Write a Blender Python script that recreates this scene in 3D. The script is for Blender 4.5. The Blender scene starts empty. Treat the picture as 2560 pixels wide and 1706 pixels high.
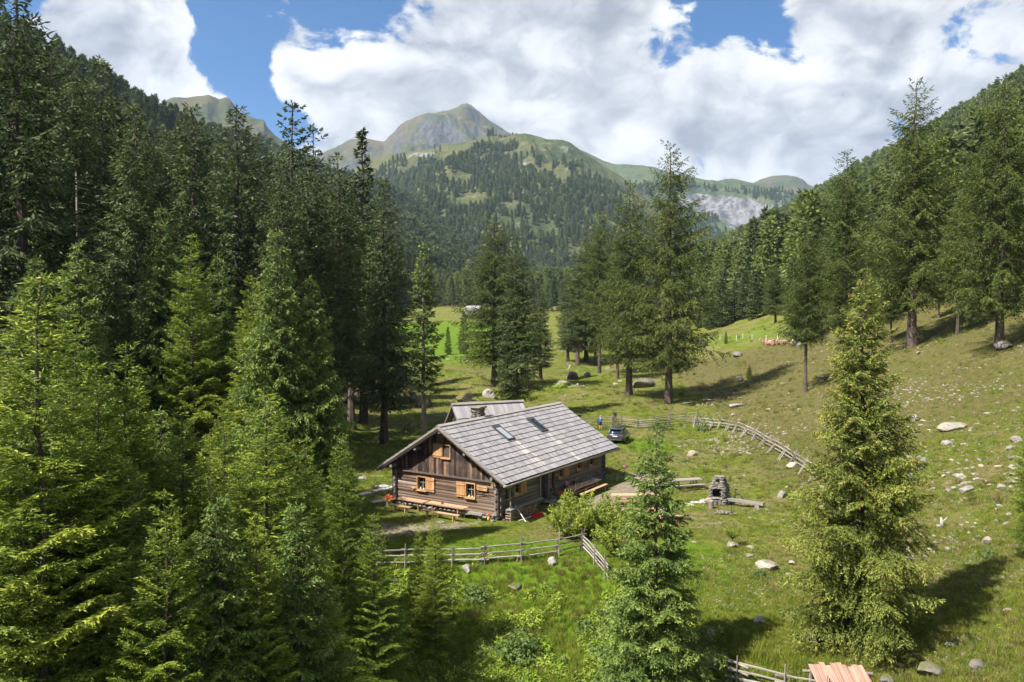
import bpy, math, random
import numpy as np
from mathutils import Vector, Matrix

# ------------------------------------------------------------------ camera, sky, sun, exposure
SC = bpy.context.scene
COL = SC.collection
F, CX, CY = 1991.0, 1280.0, 853.0          # photograph: 28 mm equivalent, 2560 x 1706
PITCH = math.radians(1.84)
CAMZ = 14.0
cam_data = bpy.data.cameras.new('camera')
cam_data.lens = 28.0; cam_data.sensor_width = 36.0
cam_data.clip_start = 0.5; cam_data.clip_end = 60000.0
cam = bpy.data.objects.new('camera', cam_data)
cam.location = (0, 0, CAMZ); cam.rotation_euler = (math.pi/2 - PITCH, 0, 0)
COL.objects.link(cam); SC.camera = cam

SUN = Vector((-0.54, -0.30, 0.80)).normalized()      # direction towards the sun
sun_data = bpy.data.lights.new('sun', 'SUN')
sun_data.energy = 5.0; sun_data.angle = math.radians(0.53); sun_data.color = (1.0, 0.94, 0.85)
sun = bpy.data.objects.new('sun', sun_data)
sun.rotation_euler = (-SUN).to_track_quat('-Z', 'Y').to_euler()
sun.location = (-60, -30, 80); COL.objects.link(sun)

SC.view_settings.view_transform = 'Standard'
SC.view_settings.look = 'None'
SC.view_settings.exposure = 1.4
SC.view_settings.gamma = 1.0
SC.view_settings.use_curve_mapping = False
SC.cycles.max_bounces = 4
SC.cycles.diffuse_bounces = 2
SC.cycles.glossy_bounces = 2
SC.cycles.transmission_bounces = 3
SC.cycles.transparent_max_bounces = 4
SC.cycles.volume_bounces = 0
SC.cycles.caustics_reflective = False
SC.cycles.caustics_refractive = False
SC.cycles.use_denoising = True
SC.cycles.use_adaptive_sampling = True
SC.cycles.adaptive_threshold = 0.02
SC.cycles.sample_clamp_indirect = 4.0

class NT:
    """small helper round a node tree"""
    def __init__(s, tree):
        s.t = tree
        for n in list(tree.nodes): tree.nodes.remove(n)
    def n(s, typ, inp=None, **props):
        nd = s.t.nodes.new(typ)
        for k, v in props.items(): setattr(nd, k, v)
        for k, v in (inp or {}).items():
            sock = nd.inputs[k]
            if isinstance(v, bpy.types.NodeSocket): s.t.links.new(v, sock)
            else: sock.default_value = v
        return nd
    def link(s, a, b): s.t.links.new(a, b)
    def math(s, op, a, b=0.0, c=0.0, clamp=False):
        return s.n('ShaderNodeMath', {0: a, 1: b, 2: c}, operation=op, use_clamp=clamp).outputs[0]
    def vmath(s, op, a, b=(0, 0, 0)):
        nd = s.n('ShaderNodeVectorMath', {0: a, 1: b}, operation=op)
        return nd.outputs['Value'] if op in ('DOT_PRODUCT', 'LENGTH') else nd.outputs[0]
    def mix(s, f, a, b, blend='MIX'):
        nd = s.n('ShaderNodeMix', data_type='RGBA', blend_type=blend)
        for q, v in ((0, f), (6, a), (7, b)):
            sock = nd.inputs[q]
            if isinstance(v, bpy.types.NodeSocket): s.t.links.new(v, sock)
            elif q == 0: sock.default_value = v
            else: sock.default_value = (*v, 1) if len(v) == 3 else v
        return nd.outputs[2]
    def ss(s, x, a, b, o0=0.0, o1=1.0):
        return s.n('ShaderNodeMapRange', {0: x, 1: a, 2: b, 3: o0, 4: o1}, interpolation_type='SMOOTHSTEP').outputs[0]
    def noise(s, vec, scale, detail=4.0, rough=0.55, dist=0.0, col=False):
        nd = s.n('ShaderNodeTexNoise', {'Vector': vec, 'Scale': scale, 'Detail': detail, 'Roughness': rough, 'Distortion': dist})
        return nd.outputs['Color' if col else 'Fac']
    def ramp(s, f, stops):
        nd = s.n('ShaderNodeValToRGB', {0: f}); e = nd.color_ramp.elements
        while len(e) < len(stops): e.new(0.5)
        for el, (p, c) in zip(e, stops): el.position = p; el.color = (*c, 1)
        return nd.outputs[0]

def pixdir(px, py):
    v = Vector(((px-CX)/F, 0, 0)) + Vector((0, math.cos(PITCH), -math.sin(PITCH))) - Vector((0, math.sin(PITCH), math.cos(PITCH)))*((py-CY)/F)
    return v
def at(px, py, y):
    d = pixdir(px, py); t = y/d.y
    return Vector((d.x*t, y, CAMZ + d.z*t))

world = bpy.data.worlds.new('World'); SC.world = world; world.use_nodes = True
w = NT(world.node_tree)
sky = w.n('ShaderNodeTexSky', sky_type='NISHITA')
sky.sun_disc = False
sky.sun_elevation = math.asin(SUN.z); sky.sun_rotation = math.atan2(SUN.x, SUN.y)
sky.altitude = 1500; sky.air_density = 1.0; sky.dust_density = 0.3; sky.ozone_density = 3.0
dirv = w.n('ShaderNodeTexCoord').outputs['Generated']
st = w.vmath('MULTIPLY', dirv, (1.0, 1.0, 1.5))
warp = w.noise(st, 4.0, 3.0, 0.55, col=True)
warp = w.vmath('MULTIPLY', w.vmath('SUBTRACT', warp, (0.5, 0.5, 0.5)), (0.12, 0.12, 0.12))
cp = w.vmath('ADD', st, warp)
big = w.noise(cp, 5.2, 9.0, 0.60)
cps = w.vmath('ADD', cp, (-0.016, -0.006, 0.026))
big2 = w.noise(cps, 5.2, 5.0, 0.56)
cover = w.math('MULTIPLY_ADD', w.math('SUBTRACT', big, 0.5), 2.7, 0.55)
# where the photograph's open blue and its thick cloud stand (directions, soft lobes)
for (px, py, k, amt) in [(560, 60, 1100, -.44), (575, 145, 1200, -.46), (510, 15, 1500, -.30), (625, 220, 1500, -.46), (690, 285, 2000, -.44), (795, 308, 2000, -.38), (530, 115, 1800, -.26),
                         (940, 25, 900, -.40), (800, 20, 1000, -.34), (1070, 15, 1500, -.20), (850, 140, 3000, -.24), (770, 130, 3000, -.20), (1210, 120, 4000, -.14), (1700, 95, 1000, -.32), (1780, 50, 800, -.34), (1890, 50, 700, -.42), (1960, 10, 900, -.30), (1930, 130, 1100, -.28), (2010, 200, 1300, -.36), (2060, 255, 1500, -.30), (1580, 90, 1500, -.20),
                         (300, 90, 400, .30), (240, 200, 300, .26), (420, 60, 1200, .22), (420, 180, 700, .28), (560, 275, 1500, .24), (610, 40, 2500, .14), (720, 70, 1200, .24), (715, 165, 1500, .26), (740, 225, 1800, .22), (830, 190, 500, .26), (850, 110, 900, .12), (1250, 190, 40, .28),
                         (1500, 330, 40, .20), (2060, 350, 400, .22), (1830, 260, 200, .18), (2300, 130, 60, .26), (2010, 90, 2000, .10)]:
    d = pixdir(px, py).normalized()
    dd = w.vmath('DOT_PRODUCT', dirv, tuple(d))
    lobe = w.math('EXPONENT', w.math('MULTIPLY', w.math('SUBTRACT', dd, 1.0), float(k)*1.0))
    cover = w.math('MULTIPLY_ADD', lobe, amt*(.80 if amt < 0 else 1.0), cover)
mask = w.ss(cover, 0.45, 0.60)
relief = w.math('SUBTRACT', big, big2)
bil = w.n('ShaderNodeTexNoise', {'Vector': cp, 'Scale': 9.0, 'Detail': 6.0, 'Roughness': 0.5, 'Lacunarity': 2.1, 'Offset': 0.9, 'Gain': 2.0}, noise_type='RIDGED_MULTIFRACTAL', normalize=True).outputs['Fac']
lum = w.math('MULTIPLY_ADD', relief, 3.0, 0.77)
lum = w.math('MULTIPLY_ADD', w.math('SUBTRACT', bil, 0.45), -0.45, lum)
soft = w.noise(w.vmath('ADD', cp, (3.1, 1.7, 0.4)), 3.4, 4.0, 0.52)
lum = w.math('MULTIPLY_ADD', w.math('SUBTRACT', soft, 0.5), 2.2, lum)
thick = w.ss(cover, 0.70, 1.15)
lum = w.math('MULTIPLY_ADD', thick, -0.16, lum, True)
ccol = w.ramp(lum, [(0.0, (0.155, 0.165, 0.190)), (0.40, (0.255, 0.264, 0.284)), (0.72, (0.360, 0.364, 0.372)), (1.0, (0.42, 0.42, 0.42))])
skyc = w.vmath('MULTIPLY', sky.outputs[0], (0.009, 0.034, 0.052))
skyc = w.mix(mask, skyc, ccol)
bg = w.n('ShaderNodeBackground', {'Color': skyc, 'Strength': 1.0})
w.link(bg.outputs[0], w.n('ShaderNodeOutputWorld').inputs['Surface'])
world.cycles.sampling_method = 'MANUAL'
world.cycles.sample_map_resolution = 512

# ------------------------------------------------------------------ helpers
R = random.Random(7)
NR = np.random.default_rng(11)
def tag(o, label=None, cat=None, group=None, kind=None):
    if label: o['label'] = label
    if cat: o['category'] = cat
    if group: o['group'] = group
    if kind: o['kind'] = kind
    return o
def link(o, parent=None):
    COL.objects.link(o)
    if parent is not None: o.parent = parent
    return o
def empty(name, loc=(0, 0, 0), rz=0.0, label=None, cat=None, group=None, scale=1.0):
    o = bpy.data.objects.new(name, None); o.empty_display_size = 0.3
    o.location = loc; o.rotation_euler = (0, 0, rz); o.scale = (scale,)*3
    COL.objects.link(o)
    return tag(o, label, cat, group)
def fast_mesh(name, V, Fc, mat=None, attrs=None, smooth=False):
    """V (n,3) floats, Fc (m,k) ints, attrs {name: per-vertex floats}"""
    V = np.asarray(V, np.float32); Fc = np.asarray(Fc, np.int32)
    me = bpy.data.meshes.new(name)
    k = Fc.shape[1]
    me.vertices.add(len(V)); me.vertices.foreach_set('co', V.ravel())
    me.loops.add(Fc.size); me.loops.foreach_set('vertex_index', Fc.ravel())
    me.polygons.add(len(Fc)); me.polygons.foreach_set('loop_start', np.arange(0, Fc.size, k, dtype=np.int32))
    for a, vals in (attrs or {}).items():
        at_ = me.attributes.new(a, 'FLOAT', 'POINT'); at_.data.foreach_set('value', np.asarray(vals, np.float32))
    me.update(calc_edges=True)
    me.polygons.foreach_set('use_smooth', np.full(len(Fc), bool(smooth)))
    if mat is not None: me.materials.append(mat)
    return me

class MB:
    """collects simple shapes into one mesh"""
    def __init__(s): s.v = []; s.f = []
    def poly(s, pts, faces):
        b = len(s.v); s.v += [tuple(p) for p in pts]; s.f += [tuple(i+b for i in f) for f in faces]; return s
    def box(s, c, size, rot=None, jit=0.0):
        M = rot if rot is not None else Matrix.Identity(3)
        pts = []
        for dz in (-.5, .5):
            for dx, dy in ((-.5, -.5), (.5, -.5), (.5, .5), (-.5, .5)):
                p = M @ Vector((dx*size[0], dy*size[1], dz*size[2]))
                pts.append(Vector(c) + p + Vector((R.uniform(-jit, jit), R.uniform(-jit, jit), R.uniform(-jit, jit))))
        return s.poly(pts, [(0, 3, 2, 1), (4, 5, 6, 7), (0, 1, 5, 4), (1, 2, 6, 5), (2, 3, 7, 6), (3, 0, 4, 7)])
    def bar(s, a, b, wdt, hgt, up=(0, 0, 1)):
        a, b = Vector(a), Vector(b); d = b-a; L = d.length; x = d.normalized()
        y = Vector(up).cross(x)
        if y.length < 1e-4: y = Vector((0, 1, 0)).cross(x)
        y.normalize(); z = x.cross(y)
        return s.box((a+b)/2, (L, wdt, hgt), Matrix((x, y, z)).transposed())
    def tube(s, pts, rad, n=8, cap=True):
        pts = [Vector(p) for p in pts]
        if not hasattr(rad, '__len__'): rad = [rad]*len(pts)
        b = len(s.v); ref = None
        for i, p in enumerate(pts):
            d = (pts[min(i+1, len(pts)-1)] - pts[max(i-1, 0)]).normalized()
            if ref is None:
                ref = Vector((0, 0, 1)) if abs(d.z) < .9 else Vector((1, 0, 0))
            x = d.cross(ref).normalized(); y = d.cross(x).normalized(); ref = -y if False else ref
            for k in range(n):
                a = 2*math.pi*k/n
                s.v.append(tuple(p + x*math.cos(a)*rad[i] + y*math.sin(a)*rad[i]))
        for i in range(len(pts)-1):
            for k in range(n):
                k2 = (k+1) % n
                s.f.append((b+i*n+k, b+i*n+k2, b+(i+1)*n+k2, b+(i+1)*n+k))
        if cap:
            s.f.append(tuple(b+k for k in range(n))[::-1]); e = b+(len(pts)-1)*n
            s.f.append(tuple(e+k for k in range(n)))
        return s
    def ring(s, c, axis, r, rt, n=24, m=6):
        ax = Vector(axis).normalized(); ref = Vector((0, 0, 1)) if abs(ax.z) < .9 else Vector((1, 0, 0))
        x = ax.cross(ref).normalized(); y = ax.cross(x); b = len(s.v)
        for i in range(n):
            a = 2*math.pi*i/n; rd = x*math.cos(a)+y*math.sin(a)
            for j in range(m):
                q = 2*math.pi*j/m
                s.v.append(tuple(Vector(c)+rd*(r+rt*math.cos(q))+ax*rt*math.sin(q)))
        for i in range(n):
            for j in range(m):
                i2, j2 = (i+1) % n, (j+1) % m
                s.f.append((b+i*m+j, b+i2*m+j, b+i2*m+j2, b+i*m+j2))
        return s
    def lathe(s, prof, c=(0, 0, 0), n=14):
        b = len(s.v)
        for r, z in prof:
            for k in range(n):
                a = 2*math.pi*k/n; s.v.append((c[0]+r*math.cos(a), c[1]+r*math.sin(a), c[2]+z))
        for i in range(len(prof)-1):
            for k in range(n):
                k2 = (k+1) % n; s.f.append((b+i*n+k, b+i*n+k2, b+(i+1)*n+k2, b+(i+1)*n+k))
        s.f.append(tuple(b+k for k in range(n))[::-1]); e = b+(len(prof)-1)*n
        s.f.append(tuple(e+k for k in range(n)))
        return s
    def prism(s, poly2, axis, a, b):
        """extrude a 2-D outline; axis 'x','y','z'"""
        def P(u, v_, t):
            return {'x': (t, u, v_), 'y': (u, t, v_), 'z': (u, v_, t)}[axis]
        n = len(poly2); o = len(s.v)
        s.v += [P(u, v_, a) for u, v_ in poly2] + [P(u, v_, b) for u, v_ in poly2]
        s.f.append(tuple(o+i for i in range(n))[::-1]); s.f.append(tuple(o+n+i for i in range(n)))
        for i in range(n):
            j = (i+1) % n; s.f.append((o+i, o+j, o+n+j, o+n+i))
        return s
    def mesh(s, name, mat, smooth=False):
        me = bpy.data.meshes.new(name); me.from_pydata(s.v, [], s.f); me.update()
        if mat: me.materials.append(mat)
        if smooth: me.polygons.foreach_set('use_smooth', np.ones(len(me.polygons), bool))
        return me
    def build(s, name, mat, parent=None, smooth=False, bevel=0.0, loc=None):
        o = bpy.data.objects.new(name, s.mesh(name, mat, smooth)); link(o, parent)
        if loc is not None: o.location = loc
        if bevel:
            m = o.modifiers.new('bevel', 'BEVEL'); m.width = bevel; m.segments = 2; m.limit_method = 'ANGLE'
        return o
def inst(name, me, parent=None, loc=(0, 0, 0), rot=(0, 0, 0), scale=(1, 1, 1)):
    o = bpy.data.objects.new(name, me); o.location = loc; o.rotation_euler = rot; o.scale = scale
    return link(o, parent)

# value noise in numpy
def _h(i, j, s):
    n = (i.astype(np.int64)*374761393 + j.astype(np.int64)*668265263 + s*974711) & 0x7fffffff
    n = ((n ^ (n >> 13))*1274126177) & 0x7fffffff
    return ((n ^ (n >> 16)) & 0xffff)/65535.0
def vnoise(x, y, s=0):
    xi, yi = np.floor(x), np.floor(y); fx, fy = x-xi, y-yi
    fx = fx*fx*(3-2*fx); fy = fy*fy*(3-2*fy)
    a, b, c, d = _h(xi, yi, s), _h(xi+1, yi, s), _h(xi, yi+1, s), _h(xi+1, yi+1, s)
    return (a+(b-a)*fx)*(1-fy) + (c+(d-c)*fx)*fy
def fbm(x, y, s=0, o=5, g=0.5):
    t = 0; a = 1.0; n = 0
    for k in range(o):
        t = t + a*vnoise(x*2**k, y*2**k, s+k*17); n += a; a *= g
    return t/n*2-1
def ridged(x, y, s=0, o=5):
    t = 0; a = 1.0; n = 0
    for k in range(o):
        t = t + a*(1-np.abs(2*vnoise(x*2**k, y*2**k, s+k*31)-1)); n += a; a *= .5
    return t/n
# ------------------------------------------------------------------ materials
MAT = {}
def material(name):
    m = bpy.data.materials.new(name); m.use_nodes = True; MAT[name] = m
    return m, NT(m.node_tree)
def finish(t, shader, disp=None):
    o = t.n('ShaderNodeOutputMaterial'); t.link(shader, o.inputs['Surface'])
def plain(name, col, rough=0.6, metal=0.0, var=0.15, scale=6.0, bump=0.0, spec=0.3, coat=0.0):
    m, t = material(name)
    co = t.n('ShaderNodeTexCoord').outputs['Object']
    n = t.noise(co, scale, 5.0, 0.6)
    rnd = t.n('ShaderNodeObjectInfo').outputs['Random']
    c = t.mix(n, [x*(1-var) for x in col], [min(1, x*(1+var)) for x in col])
    c = t.mix(t.math('MULTIPLY', rnd, var), c, [x*.6 for x in col])
    p = t.n('ShaderNodeBsdfPrincipled', {'Base Color': c, 'Roughness': rough, 'Metallic': metal, 'Specular IOR Level': spec, 'Coat Weight': coat})
    if bump: t.link(t.n('ShaderNodeBump', {'Height': n, 'Strength': bump, 'Distance': 0.02}).outputs[0], p.inputs['Normal'])
    finish(t, p.outputs[0]); return m

def wood(name, cols, streak=(1.2, 26.0), rough=0.75, contrast=1.0, knots=True, spread=0.6, axis='x'):
    """streaky wood whose grain runs along the object's own x (or z) axis; each board a little different"""
    m, t = material(name)
    co = t.n('ShaderNodeTexCoord').outputs['Object']
    oi = t.n('ShaderNodeObjectInfo').outputs['Random']
    at_ = t.n('ShaderNodeAttribute', attribute_name='rnd').outputs['Fac']
    rnd = t.math('FRACT', t.math('ADD', oi, at_))
    sc = {'x': (streak[0], streak[1], streak[1]), 'y': (streak[1], streak[0], streak[1]), 'z': (streak[1], streak[1], streak[0])}[axis]
    v = t.vmath('MULTIPLY', co, sc)
    off = t.n('ShaderNodeCombineXYZ', {0: t.math('MULTIPLY', rnd, 37.0), 1: t.math('MULTIPLY', rnd, 91.0), 2: 0.0}).outputs[0]
    v = t.vmath('ADD', v, off)
    n = t.noise(v, 1.0, 6.0, 0.62)
    blot = t.noise(co, 1.1, 3.0, 0.5)
    f = t.math('MULTIPLY_ADD', t.math('SUBTRACT', n, 0.5), 1.6*contrast, t.math('MULTIPLY_ADD', t.math('SUBTRACT', rnd, 0.5), spread, 0.5))
    f = t.math('MULTIPLY_ADD', t.math('SUBTRACT', blot, 0.5), 0.9*contrast, f, True)
    c = t.ramp(f, [(i/(len(cols)-1), cc) for i, cc in enumerate(cols)])
    p = t.n('ShaderNodeBsdfPrincipled', {'Base Color': c, 'Roughness': rough, 'Specular IOR Level': 0.25})
    t.link(t.n('ShaderNodeBump', {'Height': n, 'Strength': 0.5, 'Distance': 0.012}).outputs[0], p.inputs['Normal'])
    finish(t, p.outputs[0]); return m

wood('roof_shingle', [(.13, .125, .132), (.20, .192, .20), (.255, .244, .25), (.34, .325, .328)], (0.6, 5.0), 0.7, 0.8, spread=0.55)
wood('roof_warm', [(.28, .25, .23), (.38, .34, .31), (.48, .44, .40)], (0.6, 14.0), 0.7, 0.8)
wood('log_grey', [(.040, .024, .018), (.135, .088, .062), (.225, .168, .128), (.40, .345, .30)], (0.5, 7.0), 0.8, 1.7, spread=0.5)
wood('log_side', [(.060, .052, .048), (.12, .10, .09), (.19, .17, .155), (.28, .26, .24)], (0.7, 9.0), 0.8, 1.2, spread=0.35)
wood('board_dark', [(.018, .013, .012), (.050, .035, .029), (.105, .068, .050), (.25, .145, .085)], (14.0, 0.5), 0.8, 1.5, spread=0.9)
wood('beam_dark', [(.03, .024, .021), (.07, .055, .046), (.12, .10, .085)], (0.8, 9.0), 0.8)
wood('new_wood', [(.24, .125, .055), (.38, .215, .10), (.50, .31, .165)], (1.0, 9.0), 0.6, 1.3)
wood('table_wood', [(.26, .155, .090), (.38, .24, .15), (.50, .34, .23)], (0.8, 12.0), 0.55, 0.9)
wood('bench_grey', [(.14, .122, .110), (.235, .212, .192), (.34, .315, .288)], (0.8, 12.0), 0.7, 0.9)
wood('fence_wood', [(.10, .085, .07), (.20, .175, .15), (.32, .29, .25)], (0.5, 14.0), 0.8, 1.0, axis='z')
wood('fence_pale', [(.13, .115, .10), (.22, .20, .175), (.34, .31, .28)], (0.5, 14.0), 0.8, 1.0, axis='z')
wood('slab_wood', [(.13, .075, .055), (.27, .165, .122), (.42, .29, .23)], (0.8, 5.0), 0.8, 1.1, spread=.3)
wood('bark', [(.035, .026, .022), (.075, .056, .046), (.14, .105, .085)], (9.0, 1.2), 0.9, 1.2, spread=0.4)
wood('bark_pale', [(.10, .085, .075), (.19, .16, .14), (.30, .26, .23)], (9.0, 1.2), 0.9, 1.2, spread=0.4)
wood('dead_wood', [(.13, .118, .105), (.24, .225, .205), (.36, .345, .32)], (0.8, 9.0), 0.8, 1.0, axis='z')
wood('log_end', [(.10, .065, .045), (.24, .16, .11), (.42, .31, .22)], (6.0, 6.0), 0.8, 0.9, spread=0.9)

def foliage(name, dark, light, tip, trans=0.28, rough=0.55, spread=0.35):
    m, t = material(name)
    tint = t.n('ShaderNodeAttribute', attribute_name='tint').outputs['Fac']
    oi = t.n('ShaderNodeObjectInfo').outputs['Random']
    f = t.math('MULTIPLY_ADD', t.math('SUBTRACT', oi, 0.5), spread, tint, True)
    c = t.ramp(f, [(0.0, dark), (0.6, light), (1.0, tip)])
    d = t.n('ShaderNodeBsdfPrincipled', {'Base Color': c, 'Roughness': rough, 'Specular IOR Level': 0.2})
    tr = t.n('ShaderNodeBsdfTranslucent', {'Color': c})
    mx = t.n('ShaderNodeMixShader', {0: trans}); t.link(d.outputs[0], mx.inputs[1]); t.link(tr.outputs[0], mx.inputs[2])
    finish(t, mx.outputs[0]); return m
foliage('needles_young', (.060, .105, .012), (.170, .225, .026), (.36, .395, .060), .26)
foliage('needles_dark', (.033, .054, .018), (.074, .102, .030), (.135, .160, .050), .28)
foliage('needles_cone', (.052, .080, .015), (.135, .163, .029), (.28, .29, .058), .26)
foliage('needles_mid', (.058, .100, .022), (.145, .205, .042), (.30, .35, .085), .26)
foliage('needles_larch', (.042, .062, .012), (.082, .108, .020), (.14, .16, .036), 0.32)
foliage('needles_far', (.065, .098, .038), (.11, .150, .058), (.17, .20, .080), 0.42, spread=0.8)
foliage('needles_farlarch', (.10, .145, .034), (.155, .20, .050), (.21, .25, .07), 0.4, spread=0.7)
foliage('leaf_bright', (.12, .19, .018), (.22, .30, .034), (.38, .43, .085), 0.35, spread=0.7)
foliage('leaf_deep', (.045, .080, .022), (.085, .135, .034), (.15, .20, .06), 0.3, spread=0.5)
foliage('grass_blade', (.090, .140, .014), (.180, .215, .026), (.30, .29, .060), 0.35, spread=0.9)
foliage('grass_dry', (.11, .10, .030), (.19, .165, .055), (.30, .25, .10), 0.3, spread=0.9)
foliage('flower_red', (.55, .05, .02), (.75, .10, .03), (.85, .20, .08), 0.2)
foliage('flower_yellow', (.75, .50, .03), (.85, .65, .05), (.9, .75, .15), 0.2)
foliage('flower_pink', (.45, .04, .20), (.60, .08, .30), (.75, .25, .45), 0.2)
plain('cone', (.36, .18, .09), 0.7, var=.3)

def rock(name, dark, light, moss=None, mossamt=0.5, scale=1.5):
    m, t = material(name)
    co = t.n('ShaderNodeTexCoord').outputs['Object']
    geo = t.n('ShaderNodeNewGeometry')
    oi = t.n('ShaderNodeObjectInfo').outputs['Random']
    v = t.vmath('ADD', co, t.n('ShaderNodeCombineXYZ', {0: t.math('MULTIPLY', oi, 50.0), 1: oi, 2: oi}).outputs[0])
    n = t.noise(v, scale*2, 7.0, 0.62); n2 = t.noise(v, scale*7, 6.0, 0.7)
    f = t.math('MULTIPLY_ADD', t.math('SUBTRACT', n, .5), 1.8, t.math('MULTIPLY_ADD', t.math('SUBTRACT', oi, .5), .35, .5), True)
    c = t.mix(f, dark, light)
    c = t.mix(t.ss(n2, 0.35, 0.48, 0.55, 0.0), c, [x*.35 for x in dark])
    if moss:
        up = t.n('ShaderNodeSeparateXYZ', {0: geo.outputs['Normal']}).outputs[2]
        mf = t.ss(t.math('ADD', up, t.math('MULTIPLY', t.math('SUBTRACT', n, .5), 1.6)), 1.0-mossamt, 1.25-mossamt)
        c = t.mix(mf, c, t.mix(n2, moss, [x*1.7 for x in moss]))
    p = t.n('ShaderNodeBsdfPrincipled', {'Base Color': c, 'Roughness': 0.85, 'Specular IOR Level': 0.2})
    t.link(t.n('ShaderNodeBump', {'Height': t.math('ADD', n, t.math('MULTIPLY', n2, .5)), 'Strength': 1.0, 'Distance': 0.10}).outputs[0], p.inputs['Normal'])
    finish(t, p.outputs[0]); return m
rock('stone_pale', (.15, .138, .122), (.35, .33, .30), (.10, .11, .04), .12)
rock('stone_tan', (.24, .19, .15), (.44, .37, .31))
rock('stone_grey', (.15, .135, .115), (.36, .33, .29), (.10, .10, .045), .18)
rock('boulder_moss', (.045, .042, .038), (.13, .12, .105), (.085, .072, .018), 0.62)
rock('boulder_grey', (.085, .078, .068), (.23, .21, .185), (.075, .080, .028), 0.24)
rock('masonry', (.115, .10, .087), (.33, .30, .265), scale=3.0)
rock('slab', (.26, .27, .29), (.45, .46, .47), scale=2.0)
rock('concrete', (.42, .38, .34), (.60, .56, .52), scale=1.0)
rock('rock_wood', (.09, .075, .06), (.24, .20, .165), (.06, .07, .02), 0.3)

def ground_material():
    m, t = material('ground_turf')
    pos = t.n('ShaderNodeNewGeometry').outputs['Position']
    A = lambda n: t.n('ShaderNodeAttribute', attribute_name=n).outputs['Fac']
    n1 = t.noise(pos, 0.16, 6.0, 0.62); n2 = t.noise(pos, 0.75, 6.0, 0.65); n3 = t.noise(pos, 4.5, 6.0, 0.7); n4 = t.noise(pos, 17.0, 3.0, 0.6)
    turf = t.mix(t.ss(n2, .33, .68), (.085, .128, .014), (.205, .215, .034))
    turf = t.mix(t.ss(n1, .43, .61, 0.0, 0.9), turf, t.mix(n3, (.165, .145, .055), (.26, .215, .095)))
    lush = t.mix(n2, (.085, .170, .010), (.165, .250, .020))
    c = t.mix(t.ss(t.math('MULTIPLY_ADD', t.math('SUBTRACT', n2, .5), 1.2, A('lush')), .35, .75), turf, lush)
    # worn and dry patches on the grazed slope; mid-meadow ones also paint in cloud shade
    dry = t.mix(n3, (.095, .082, .028), (.185, .160, .066))
    dryf = t.ss(t.math('MULTIPLY_ADD', t.math('SUBTRACT', n2, .5), 1.3, t.math('MULTIPLY_ADD', t.math('SUBTRACT', n3, .5), .7, A('dry'))), .56, .86)
    c = t.mix(dryf, c, dry)
    dirt = t.mix(n3, (.22, .165, .12), (.40, .335, .27))
    df = t.ss(t.math('MULTIPLY_ADD', t.math('SUBTRACT', n2, .5), .8, t.math('MULTIPLY_ADD', t.math('SUBTRACT', n3, .5), .5, A('dirt'))), .45, .75)
    c = t.mix(df, c, dirt)
    fl = t.mix(n3, (.030, .026, .016), (.075, .060, .034))
    c = t.mix(t.ss(t.math('MULTIPLY_ADD', t.math('SUBTRACT', n2, .5), .9, A('forest')), .35, .75), c, fl)
    c = t.mix(t.ss(n3, .34, .60), t.mix(1.0, c, (.66, .70, .62), 'MULTIPLY'), c)
    c = t.mix(t.ss(n4, .32, .60), t.mix(1.0, c, (.55, .58, .52), 'MULTIPLY'), c)
    # grit
    g = t.n('ShaderNodeTexVoronoi', {'Vector': pos, 'Scale': 2.6, 'Randomness': 1.0}); 
    gm = t.math('MULTIPLY', t.ss(g.outputs['Distance'], .085, .06), t.ss(t.math('ADD', A('dry'), t.math('MULTIPLY', n2, .6)), .72, 1.0))
    c = t.mix(gm, c, (.42, .36, .30))
    p = t.n('ShaderNodeBsdfPrincipled', {'Base Color': c, 'Roughness': 0.9, 'Specular IOR Level': 0.1})
    h = t.math('ADD', t.math('MULTIPLY', n3, 1.0), t.math('ADD', n4, t.math('MULTIPLY', n2, 1.2)))
    t.link(t.n('ShaderNodeBump', {'Height': h, 'Strength': 0.9, 'Distance': 0.16}).outputs[0], p.inputs['Normal'])
    finish(t, p.outputs[0])
ground_material()

def mountain_material(name, grass, grass2, rockc, scree, k=1.0, steep=(.55, .75), fsc=0.004, cliff=0.0):
    m, t = material(name)
    geo = t.n('ShaderNodeNewGeometry'); pos = geo.outputs['Position']
    up = t.n('ShaderNodeSeparateXYZ', {0: geo.outputs['Normal']}).outputs[2]
    n1 = t.noise(pos, fsc, 7.0, 0.6); n2 = t.noise(pos, fsc*6, 7.0, 0.65); n3 = t.noise(pos, fsc*25, 5.0, 0.65)
    ra = t.n('ShaderNodeAttribute', attribute_name='rocky').outputs['Fac']
    c = t.mix(t.ss(n1, .35, .65), grass, grass2)
    c = t.mix(t.ss(n2, .52, .70), c, scree)
    rk = t.mix(n3, [x*.6 for x in rockc], [min(1, x*1.25) for x in rockc])
    rf = t.ss(t.math('ADD', up, t.math('MULTIPLY', t.math('SUBTRACT', n2, .5), .9)), steep[0], steep[1], 1.0, 0.0)
    rf = t.math('MAXIMUM', rf, t.ss(t.math('MULTIPLY_ADD', t.math('SUBTRACT', n2, .5), 1.2, ra), .45, .62))
    rk = t.mix(t.ss(t.noise(t.vmath('MULTIPLY', pos, (1.0, 1.0, 0.25)), fsc*11, 6.0, 0.7), .40, .60), t.mix(1.0, rk, (.45, .45, .47), 'MULTIPLY'), rk)
    c = t.mix(rf, c, rk)
    p = t.n('ShaderNodeBsdfPrincipled', {'Base Color': c, 'Roughness': 0.95, 'Specular IOR Level': 0.05})
    t.link(t.n('ShaderNodeBump', {'Height': t.math('ADD', n2, t.math('MULTIPLY', n3, .5)), 'Strength': 0.8, 'Distance': 14.0}).outputs[0], p.inputs['Normal'])
    finish(t, p.outputs[0])
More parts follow.
